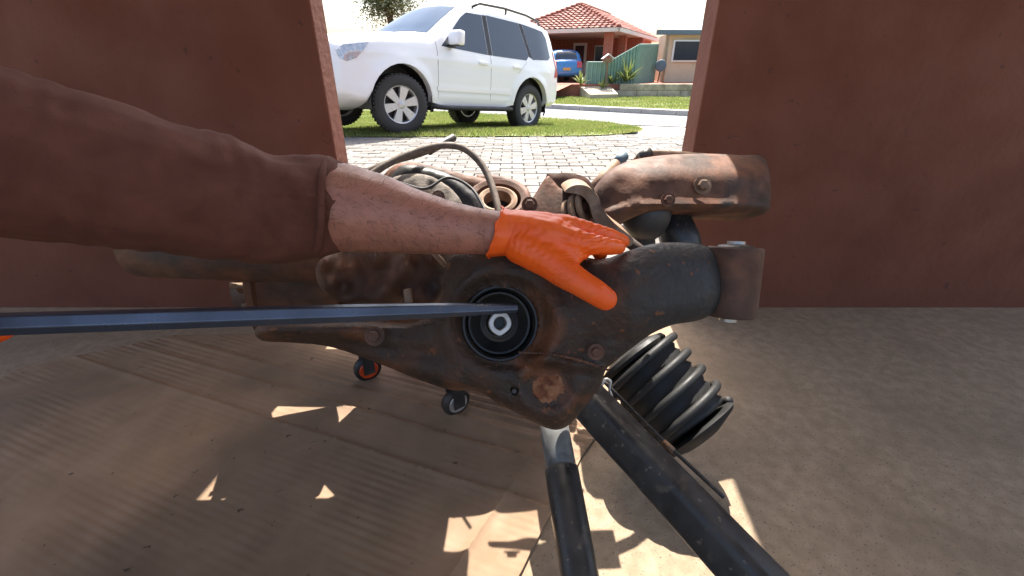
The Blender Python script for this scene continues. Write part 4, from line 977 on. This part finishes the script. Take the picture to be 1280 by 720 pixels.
# clevis bracket, two curved sheets with washers between
relief('bracket_sheet', [(632, 284), (650, 266), (666, 247), (677, 229), (685, 220), (692, 226), (700, 235), (714, 240), (727, 250), (735, 268), (733, 300), (700, 312), (640, 305)], .72 * KD, lambda p, d: .018 * ramp01(p[:, 1], 225, 290) + .010 * gauss(p, (690, 262), 26), .006, M['rustbrown'], sub, step=4, rnd=8, rdepth=.004)
relief('bracket_sheet', [(682, 222), (694, 218), (705, 216), (722, 218), (735, 224), (743, 238), (745, 260), (738, 285), (690, 280)], .80 * KD, None, .006, M['rustbrown'], sub, step=5, rnd=8, rdepth=.004)
for k, (cx, cy, rr_) in enumerate(((713, 269, .024), (722, 264, .027), (730, 258, .024))):
    wc = frame(Vector((.75, -.45, .35)), loc=P(cx, cy, .705 * KD)) @ Matrix.Scale(KD, 4); m_ = MB(); m_.lathe([(rr_ * .55, -.003), (rr_, -.003), (rr_ * 1.02, 0), (rr_, .003), (rr_ * .55, .003)], wc, 36, closed=True); m_.build('washer', M['rustpale'], sub, auto=40)
m_ = MB(); m_.tube([P(700, 276, .71 * KD), P(745, 248, .72 * KD)], .012 * KD, 16); m_.build('pivot_bolt', M['rustbrown'], sub, smooth=True)
# strap
st = crom([(706, 240), (714, 233), (726, 231), (738, 235), (748, 247), (754, 262), (768, 279), (791, 298), (786, 308), (768, 299), (750, 285), (741, 271), (737, 257), (729, 246), (718, 242)], 4)
m_ = MB(); m_.prism([tuple(q) for q in st], lambda q: P(q[0], q[1], .685 * KD), lambda q: P(q[0], q[1], .685 * KD) + Vector((0.0, .058, -.004)) * KD); stp = m_.build('strap', M['rustpale'], sub, auto=35)
m_ = MB(); m_.tube([P(784, 301, .71 * KD), P(804, 316, .72 * KD), P(815, 330, .73 * KD)], .009 * KD, 10); m_.build('strap_stud', M['rustbrown'], sub, smooth=True)
# large curved arm at the right
relief('upper_arm', [(745, 240), (756, 218), (778, 204), (806, 197), (841, 193), (880, 192), (925, 194), (958, 200), (962, 262), (930, 266), (880, 263), (841, 262), (815, 264), (795, 270), (776, 279), (762, 287), (752, 278), (746, 258)], lambda p: (.80 + .0004 * np.clip(p[:, 0] - 830, 0, 200)) * KD,
    lambda p, d: KD * (-.050 * (1 - ramp01(p[:, 1], 192, 232)) ** 2 * ramp01(p[:, 0], 745, 800) + .008 * gauss(p, (790, 236), 20) - .006 * gauss(p, (785, 226), 11) + .010 * np.exp(-((p[:, 1] - 256 - .3 * np.clip(795 - p[:, 0], 0, 60)) / 6) ** 2)), .10 * KD, M['rustbrown'], sub, step=4.5, rnd=14, rdepth=.022 * KD, rough=.0012, smooth_n=3)
relief('arm_cap_plate', [(795, 197), (801, 189), (812, 188), (850, 189), (890, 193), (892, 200), (850, 196), (812, 195)], .93 * KD, None, .05, M['rustpale'], sub, step=5, rnd=4, rdepth=.004)
m_ = MB(); m_.tube([P(800, 197, .92 * KD), P(813, 189, .92 * KD)], .010 * KD, 10); m_.build('cap_end', M['rubber'], sub, smooth=True)
tr_ = empty('tie_rod', P(740, 236, .90 * KD), sub)
m_ = MB(); m_.tube([P(736, 242, .90 * KD), P(755, 221, .91 * KD), P(772, 203, .92 * KD)], [q * KD for q in [.0125, .0115, .011]], 14); m_.build('rod', M['rustpale'], tr_, smooth=True)
m_ = MB(); m_.tube([P(771, 204, .92 * KD), P(776, 199, .922 * KD), P(781, 194, .925 * KD), P(783, 192, .926 * KD)], [q * KD for q in [.0115, .012, .010, .004]], 14); m_.build('rod_cap', M['bluegrey'], tr_, smooth=True)
# ball joint boot under it
bj = frame(Vector((0, .1, 1)), loc=P(806, 284, .88 * KD)) @ Matrix.Scale(KD, 4)
m_ = MB(); m_.lathe([(0, -.05), (.020, -.05), (.024, -.032), (.022, -.022), (.034, -.012), (.043, .006), (.047, .026), (.044, .046), (.03, .06), (0, .062)], bj, 36); m_.build('ball_joint_boot', M['rustgrey'], sub, smooth=True)
m_ = MB(); m_.tube([P(838, 268, .92 * KD), P(850, 300, .92 * KD), P(860, 330, .92 * KD)], [q * KD for q in [.035, .04, .035]], 14); m_.build('link_rod', M['black'], sub, smooth=True)
# coil spring and boot lower right, with the long black channel and brake pipe
s0, s1 = P(796, 452, 1.10), P(866, 536, 1.03); ax = (s1 - s0); L = ax.length; fm = frame(ax, loc=s0)
hx = [fm @ Vector((.107 * math.cos(a), .107 * math.sin(a), L * a / (2 * math.pi * 4.1))) for a in np.linspace(0, 2 * math.pi * 4.1, 150)]
m_ = MB(); m_.tube(hx, .0098, 10); spr = m_.build('coil_spring', M['dimrubber'], sub, smooth=True)
m_ = MB(); m_.lathe([(0, -.01), (.07, -.01), (.092, .01)] + [(.092 + .006 * (k % 2), .01 + L * .9 * k / 18) for k in range(1, 19)] + [(.05, L * .95), (0, L * .95)], fm, 32); m_.build('dust_boot', M['dimrubber'], spr, smooth=True)
m_ = MB(); m_.lathe([(0, -.03), (.06, -.03), (.09, -.018), (.094, -.008), (.09, .0), (0, .0)], fm, 36); m_.lathe([(0, L), (.10, L), (.108, L + .006), (.10, L + .014), (.05, L + .03), (0, L + .03)], fm, 36); m_.build('spring_seat', M['dimrubber'], spr, auto=40)
t0, t1 = P(716, 480, .86), P(966, 748, .60); ta = (t1 - t0).normalized(); tm = frame(ta, up=UPV)
m_ = MB(); xs_ = Vector(tm.col[0][:3]); ys_ = Vector(tm.col[1][:3]); sec = []
for k in range(28):
    a = 2 * math.pi * k / 28; sec.append((abs(math.cos(a)) ** .5 * math.copysign(1, math.cos(a)) * .030, abs(math.sin(a)) ** .5 * math.copysign(1, math.sin(a)) * .034))
for q in [t0.lerp(t1, k / 12) for k in range(13)]: m_.v += [tuple(q + xs_ * a + ys_ * b) for a, b in sec]
for i in range(12):
    for j in range(28): m_.f.append((i * 28 + j, i * 28 + (j + 1) % 28, (i + 1) * 28 + (j + 1) % 28, (i + 1) * 28 + j))
m_.f.append(tuple(range(28))); m_.build('cross_tube', M['black'], sub, auto=50)
curve_tube('brake_pipe', [P(752, 474, .86), P(775, 497, .84), P(810, 532, .80), P(845, 566, .77), P(905, 622, .72)], .0035, M['black'], sub, 8)
m_ = MB(); m_.tube([P(829, 552, .783), P(842, 564, .77)], .0055, 10); m_.build('pipe_sleeve', M['rustpale'], sub, smooth=True)
curve_tube('pipe_clip', [P(752, 482, .85), P(757, 474, .85), P(763, 477, .85), P(762, 486, .85), P(765, 496, .845)], .0028, M['alu'], sub, 8)

def bolt(p, ax_, r, m='rustpale'):
    fm_ = frame(ax_, loc=p); m2 = MB(); m2.lathe([(0, -.2 * r), (1.7 * r, -.2 * r), (1.7 * r, .12 * r), (0, .12 * r)], fm_, 20); m2.lathe([(0, 0), (1.0 * r, 0), (1.05 * r, .1 * r), (1.05 * r, .8 * r), (.9 * r, .95 * r), (0, .95 * r)], fm_, 6); m2.build('hex_bolt', M[m], sub)
bolt(P(878, 232, 1.105), -VIEW, .013); bolt(P(835, 250, 1.075), -VIEW, .010, 'rustbrown'); bolt(P(500, 236, 1.06), -VIEW, .011); bolt(P(548, 246, 1.06), -VIEW, .009, 'rustbrown')
bolt(P(468, 420, .572), -VIEW, .0075, 'rustbrown'); bolt(P(745, 440, .556), -VIEW, .006, 'rustbrown'); bolt(P(662, 256, .955), -VIEW, .010, 'rustbrown')
curve_tube('wire', [P(452, 250, 1.0), P(490, 228, 1.05), P(530, 236, 1.04), P(560, 222, 1.06), P(590, 236, 1.05), P(610, 270, 1.0)], .0036, M['dimrubber'], sub, 8)

# ------------------------------------------------------------------ black prop pipe
pa, pb = P(688, 505, .93), P(727, 735, .735); dv = (pb - pa).normalized(); pend = pa + dv * ((0.004 - pa.z) / dv.z)
tq = .30
ps = next(pa.lerp(pend, k / 400) for k in range(400) if toPx(pa.lerp(pend, k / 400))[1] > 584)
prop = empty('prop_pipe', pend); tag(prop, 'grey and black steel pipe propping the rusty arm up from the floor', 'pipe')
m_ = MB(); m_.tube([pa, pa.lerp(ps, .5), ps + dv * .05], [.0285, .0288, .029], 32); m_.build('inner_tube', M['galv'], prop, smooth=True)
m_ = MB(); m_.tube([ps, ps + dv * .003, ps.lerp(pend, .5), pend], [.0300, .0318, .0322, .0322], 36); m_.build('outer_sleeve', M['black'], prop, auto=60)

# ------------------------------------------------------------------ pry bar
tip, b1 = P(646, 385, .560), P(439, 391.5, .500); dv = (b1 - tip); end = tip + dv * 3.05
m_ = MB(); pth = [tip, tip.lerp(b1, .10), tip.lerp(b1, .35), b1, tip + dv * 2, end]; rds = [(.0052, .0065), (.0062, .0085), (.0078, .0098), (.0096, .0108), (.0100, .0110), (.0100, .0110)]
ux = UPV; uy = dv.normalized().cross(ux).normalized()
for q, (r1, r2) in zip(pth, rds):
    for k in range(6):
        a = math.pi / 6 + k * math.pi / 3 - .22; m_.v.append(tuple(q + ux * r1 * math.sin(a) * 1.1 + uy * r2 * math.cos(a)))
for i in range(len(pth) - 1):
    for j in range(6): m_.f.append((i * 6 + j, i * 6 + (j + 1) % 6, (i + 1) * 6 + (j + 1) % 6, (i + 1) * 6 + j))
m_.f += [tuple(range(6)), tuple(range((len(pth) - 1) * 6, len(pth) * 6))]
bar = m_.build('pry_bar', M['bar']); tag(bar, 'dark blued steel pry bar pushed into the bushing', 'pry bar')
bv = bar.modifiers.new('bev', 'BEVEL'); bv.width = .0012; bv.segments = 2

# ------------------------------------------------------------------ orange trolley on casters
tro = empty('trolley', (-.2, 1.2, 0)); tag(tro, 'low orange trolley frame on black casters under the subframe', 'trolley')
cs = [Vector((-.455, 1.15, 0)), Vector((-.160, .995, 0)), Vector((.03, 1.36, 0)), Vector((-.27, 1.46, 0))]
for a, b in ((0, 1), (1, 2), (2, 3), (3, 0)):
    A, B = cs[a] + Vector((0, 0, .125)), cs[b] + Vector((0, 0, .125)); d = B - A; mb = MB()
    mb.box((A + B) / 2, (d.length + .03, .032, .032), Matrix.Rotation(math.atan2(d.y, d.x), 4, 'Z'), bevel=.004); mb.build('rail', M['orange'], tro, auto=40)
for k, c in enumerate(cs):
    an = (-1.0, -.9, .3, 1.2)[k]; axv = Vector((math.cos(an), math.sin(an), 0)); cst = empty('caster', c, tro)
    mb = MB(); mb.lathe([(.012, -.014), (.036, -.014), (.041, -.010), (.043, 0), (.041, .010), (.036, .014), (.012, .014)], frame(axv, loc=c + Vector((0, 0, .044))), 32, closed=True); mb.build('tyre', M['rubber'], cst, auto=40)
    mb = MB(); mb.lathe([(0, -.0165), (.028, -.0165), (.031, -.012), (.031, .012), (.028, .0165), (0, .0165)], frame(axv, loc=c + Vector((0, 0, .044))), 24); mb.build('wheel_hub', M['orange'] if k != 1 else M['alu'], cst, auto=40)
    mb = MB(); rt = Matrix.Rotation(an, 4, 'Z')
    for s in (1, -1): mb.box(c + axv * s * .0215 + Vector((0, 0, .068)), (.004, .034, .068), rt)
    mb.box(c + Vector((0, 0, .104)), (.046, .04, .006), rt); mb.build('fork', M['black'], cst)
# upright of the trolley that carries the subframe
for (bx_, by_), tp in (((-.27, 1.46), P(560, 330, 1.0)), ((.03, 1.36), P(700, 345, .98))):
    mb = MB(); mb.tube([Vector((bx_, by_, .14)), Vector(tp)], .016, 12); mb.build('upright', M['black'], tro, smooth=True)

# ================================================================== THE PERSON
def pr(px, py, D, rpx): return (P(px, py, D), rpx * D / FPX)
wr = pr(622, 291, .550, 27.5)
elbow = (P(338, 262, .525), .052)
lsh = (Vector((-.56, .30, .90)), .062)
fore = [wr, pr(596, 289, .549, 29.5), pr(560, 285, .546, 34), pr(515, 277, .543, 41), pr(470, 267, .540, 50), pr(430, 260, .537, 55.5), pr(385, 258, .531, 56), elbow]
uparm = [elbow, (elbow[0].lerp(lsh[0], .5), .058), lsh]
rsh = (Vector((-.66, -.10, .93)), .062); rel = (Vector((-.70, .10, .66)), .046); gp = tip + dv * 2.85; rwr = (gp + Vector((-.06, -.05, -.03)), .029)
rarm = [rsh, (rsh[0].lerp(rel[0], .5), .054), rel, (rel[0].lerp(rwr[0], .4), .045), rwr]
chest = Vector((-.68, .09, .84)); pel = Vector((-.86, .06, .50)); neck = Vector((-.63, .10, 1.0)); head = Vector((-.585, .115, 1.145))
torso = [[(pel, .15), (pel.lerp(chest, .5), .135), (chest, .145), (neck + Vector((0, 0, -.03)), .07)], [lsh, (chest + Vector((.02, .06, .05)), .11), (chest + Vector((0, -.06, .05)), .11), rsh],
         [(neck, .058), (neck.lerp(head, .5), .06), (head + Vector((-.01, 0, .03)), .088), (head + Vector((.025, 0, -.045)), .066)]]
face = [[(head + Vector((.085, 0, .0)), .013), (head + Vector((.102, 0, -.03)), .015)], [(head + Vector((.075, -.03, -.072)), .012), (head + Vector((.075, .03, -.072)), .012)],
        [(head + Vector((.0, .088, .0)), .016), (head + Vector((-.005, .09, -.035)), .012)], [(head + Vector((.0, -.088, .0)), .016), (head + Vector((-.005, -.09, -.035)), .012)]]
legs = []
for s, kx in ((1, -.50), (-1, -.52)):
    hip = pel + Vector((.02, s * .10, -.06)); knee = Vector((kx, hip.y + s * .04, .075)); ank = Vector((kx - .42, hip.y + s * .03, .075)); toe = Vector((kx - .56, hip.y + s * .03, .055))
    legs.append([(hip, .10), (hip.lerp(knee, .5), .085), (knee, .065), (knee.lerp(ank, .35), .062), (ank, .042), (toe, .038)])
body = organic('person', [fore, uparm, rarm] + torso + face + legs, .0045, M['skin'], None, 5)
tag(body, 'person kneeling at the left, bare forearm reaching across with an orange gloved hand', 'person')
# clothing
def folds(me):
    e0, e1 = P(430, 260, .537), lsh[0]; ax_ = np.array((e1 - e0).normalized()); c, n_ = getcn(me); q = c - np.array(e0)
    t = q @ ax_; a = np.arctan2(q @ np.array(UPV), q @ np.array(VIEW))
    h1 = .0040 * np.sin(t * 38 + 2.2 * np.sin(a * 1.7 + t * 11) + a * 2.1) * (.5 + .5 * np.sin(a * 2.3 + 1 + t * 17)) + .0022 * np.abs(np.sin(t * 61 - a * 2.6 + 1.5 * np.sin(t * 23))) * (.5 + .5 * np.sin(a + t * 31)) + .0007 * np.sin(t * 190 + 4 * np.sin(a * 3 + t * 40))
    arm = (c[:, 0] > -.60) & (c[:, 2] > .62) & (c[:, 1] > .2)
    setc(me, c + n_ * np.where(arm, h1, .005 * np.sin(c[:, 2] * 40 + c[:, 1] * 25))[:, None])
slv = [(P(396, 258, .532), .0605), (P(366, 259, .528), .0625), (elbow[0], .064), (elbow[0].lerp(lsh[0], .25), .067), (elbow[0].lerp(lsh[0], .6), .073), (lsh[0], .078)]
shirt = organic('shirt', [slv, [(rel[0].lerp(rsh[0], .4), .064), (rsh[0], .076)],
    [(pel + Vector((0, 0, .02)), .168), (pel.lerp(chest, .5), .15), (chest, .16), (neck + Vector((-.01, 0, -.05)), .085)], [(lsh[0], .076), (chest + Vector((.02, .06, .05)), .125), (chest + Vector((0, -.06, .05)), .125), (rsh[0], .076)]], .0045, M['shirt'], body, 4, post=folds)
m_ = MB()
for ring, (px_, tilt) in enumerate(((401, 5),)):
    c_ = []
    for k in range(49):
        a = 2 * math.pi * k / 48; rr_ = 59.5 - ring * 1.5 + 1.1 * math.sin(5 * a + ring) + .8 * math.sin(8 * a + 2 * ring)
        c_.append(P(px_ - tilt * math.sin(a) + 1.6 * math.sin(3 * a + ring), 258 + rr_ * math.sin(a), .532 - rr_ * .532 / FPX * math.cos(a)))
    m_.tube(c_, .0042, 10, caps=False)
m_.build('rolled_cuff', M['shirt'], shirt, smooth=True, fix=False)
organic('trousers', [[(pel + Vector((0, 0, -.02)), .165), (l[0][0], .115), (l[1][0], .10), (l[2][0], .078), (l[3][0], .074), (l[4][0] + Vector((.03, 0, 0)), .055)] for l in legs], .008, M['shorts'], body, 4)
for l in legs: organic('boot', [[(l[4][0] + Vector((.02, 0, 0)), .052), (l[4][0], .052), (l[5][0], .046), (l[5][0] + Vector((-.09, 0, -.01)), .038)]], .006, M['wood'], body, 3)
organic('hair', [[(head + Vector((-.035, 0, .055)), .088), (head + Vector((-.06, 0, .0)), .075)]], .006, M['headhair'], body, 3)
for s in (1, -1):
    m_ = MB(); m_.lathe([(0, -.011)] + [(.011 * math.cos(a), .011 * math.sin(a)) for a in np.linspace(-1.4, 1.4, 9)] + [(0, .011)], frame((1, 0, 0), loc=head + Vector((.076, s * .033, .012))), 14); m_.build('eye', M['white'], body, smooth=True)
# left glove: palm, thumb in front, fingers over the tube
def wrinkle(me):
    zones = [((742, 301), 17, (.45, 1.0), .95, .0008), ((722, 290), 18, (-.5, 1.0), .9, .0007), ((704, 348), 13, (1.0, .75), 1.6, .0011), ((716, 322), 9, (.3, 1.0), 1.6, .0008), ((750, 368), 9, (1.0, .8), 1.2, .0004), ((646, 292), 15, (1.0, .25), .8, .0006), ((690, 284), 30, (.55, 1.0), .42, .0006), ((672, 320), 14, (1.0, .9), .7, .0005)]
    c, n_ = getcn(me); d = c - np.array((0, 0, CAM_H)); D = d @ np.array(VIEW); x = 640 + FPX * d[:, 0] / D; y = 360 - FPX * (d @ np.array(UPV)) / D; h = np.zeros(len(c))
    for (cx, cy), rr_, (ux_, uy_), fr, am in zones:
        g = np.exp(-((x - cx) ** 2 + (y - cy) ** 2) / (2 * rr_ * rr_)); ln = math.hypot(ux_, uy_)
        ph = ((x - cx) * ux_ + (y - cy) * uy_) / ln; qq = ((x - cx) * -uy_ + (y - cy) * ux_) / ln
        h += am * g * (np.abs(np.sin(ph * fr * .5 + .8 * np.sin(qq * .13) + .5 * np.sin(qq * .31 + ph * .1))) * 2 - 1)
    setc(me, c + n_ * h[:, None])
idx = [pr(712, 301, .530, 18.5), pr(738, 305, .527, 13.5), pr(758, 308, .533, 11.2), pr(773, 309, .545, 9.2)]
mid_ = [pr(708, 286, .550, 18), pr(738, 290, .556, 12.5), pr(762, 296, .570, 10.8), pr(778, 302, .588, 9)]
rin = [pr(700, 283, .570, 16), pr(728, 289, .585, 12), pr(746, 302, .602, 10), pr(750, 318, .612, 9)]
pin = [pr(690, 284, .590, 14), pr(712, 293, .608, 11), pr(724, 308, .620, 9), pr(726, 322, .625, 8)]
thb = [pr(652, 306, .540, 25), pr(685, 325, .528, 22.5), pr(706, 341, .521, 19.5), pr(726, 354, .516, 17), pr(744, 365, .514, 16.5), pr(756.5, 373.5, .516, 15)]
palm = [[pr(641, 291, .549, 29), pr(658, 292, .546, 27), pr(690, 297, .538, 26), idx[0]], [pr(644, 290, .553, 28), pr(680, 289, .552, 24), mid_[0]], [pr(645, 291, .560, 26), pr(678, 289, .570, 21), rin[0]], [pr(650, 292, .568, 23), pr(672, 290, .585, 18), pin[0]],
        [pr(690, 312, .532, 20), pr(716, 320, .528, 13)], [pr(670, 308, .538, 24), pr(700, 322, .530, 18)], [pr(716, 305, .530, 16), pr(728, 316, .529, 9)]]
organic('glove', [idx, mid_, rin, pin, thb] + palm, .0019, M['glove'], body, 4, post=wrinkle)
# flared, rolled cuff
m_ = MB(); rings = []; NA = 48
for j in range(9):
    t = j / 8
    for k in range(NA):
        a = 2 * math.pi * k / NA; rr_ = 28.6 + 3.0 * t ** 1.5 + .7 * t * math.sin(7 * a + 1) + .5 * t * math.sin(13 * a); yy = 291 + rr_ * math.sin(a) - t * .8
        xx = 640 - 21 * t - 9.5 * t * math.sin(a) + t * (1.3 * math.sin(5 * a) + .8 * math.sin(9 * a + 1)); m_.v.append(tuple(P(xx, yy, .549 - rr_ * .55 / FPX * math.cos(a))))
for j in range(8):
    for k in range(NA): m_.f.append((j * NA + k, j * NA + (k + 1) % NA, (j + 1) * NA + (k + 1) % NA, (j + 1) * NA + k))
rim_ = [Vector(m_.v[8 * NA + k % NA]) for k in range(NA + 1)]
m_.tube(rim_, [.0013 + .0005 * math.sin(k * 1.7) for k in range(NA + 1)], 8, caps=False); m_.build('glove_cuff', M['glove'], body, smooth=True, fix=False)
# right glove closed on the end of the bar
gx = dv.normalized(); fg_ = []
for k in range(4):
    c = gp - gx * (.033 - .021 * k); a0 = Vector((0, 0, 1)); side = gx.cross(a0).normalized()
    fg_.append([(c + side * -.034 + a0 * .004, .0105), (c + side * -.012 + a0 * .026, .010), (c + side * .020 + a0 * .020, .0095), (c + side * .026 + a0 * -.006, .0088), (c + side * .010 + a0 * -.022, .008)])
fg_.append([(gp + gx * .03 + Vector((0, 0, -.03)), .014), (gp - gx * .01 + gx.cross(Vector((0, 0, 1))) * .012 + Vector((0, 0, -.028)), .011), (gp - gx * .045 + gx.cross(Vector((0, 0, 1))) * .018 + Vector((0, 0, -.018)), .009)])
fg_.append([rwr, (gp - gx.cross(Vector((0, 0, 1))) * .036 + Vector((0, 0, -.008)), .026)]); fg_.append([(gp - gx * .025 - gx.cross(Vector((0, 0, 1))) * .036, .018), (gp + gx * .03 - gx.cross(Vector((0, 0, 1))) * .036, .018)])
organic('glove', fg_, .003, M['glove'], body, 3)
# fine hair on the forearm
hm = MB(); bc_, bn_ = getcn(body.data)
ok_ = (bc_[:, 0] > -.30) & (bc_[:, 0] < -.03) & (bc_[:, 1] > .40) & (bc_[:, 1] < .66) & (bc_[:, 2] > .60) & (bc_[:, 2] < .86)
cand = [(Vector(p_), Vector(q_)) for p_, q_ in zip(bc_[ok_], bn_[ok_])]
for k in range(3200):
    c, n_ = random.choice(cand); t = (Vector((.6, 0, -.25)) + Vector((random.gauss(0, .35), random.gauss(0, .35), random.gauss(0, .35)))); l = random.uniform(.007, .016)
    q1 = c + n_ * l * .35 + t * l * .35; q2 = c + n_ * l * .5 + t * l * .9; sv = n_.cross(t).normalized() * .00013; i = len(hm.v)
    hm.v += [tuple(c - sv), tuple(c + sv), tuple(q1 + sv), tuple(q1 - sv), tuple(q2)]; hm.f += [(i, i + 1, i + 2, i + 3), (i + 3, i + 2, i + 4)]
tag(hm.build('arm_hair', M['hair'], body, fix=False), kind='stuff')
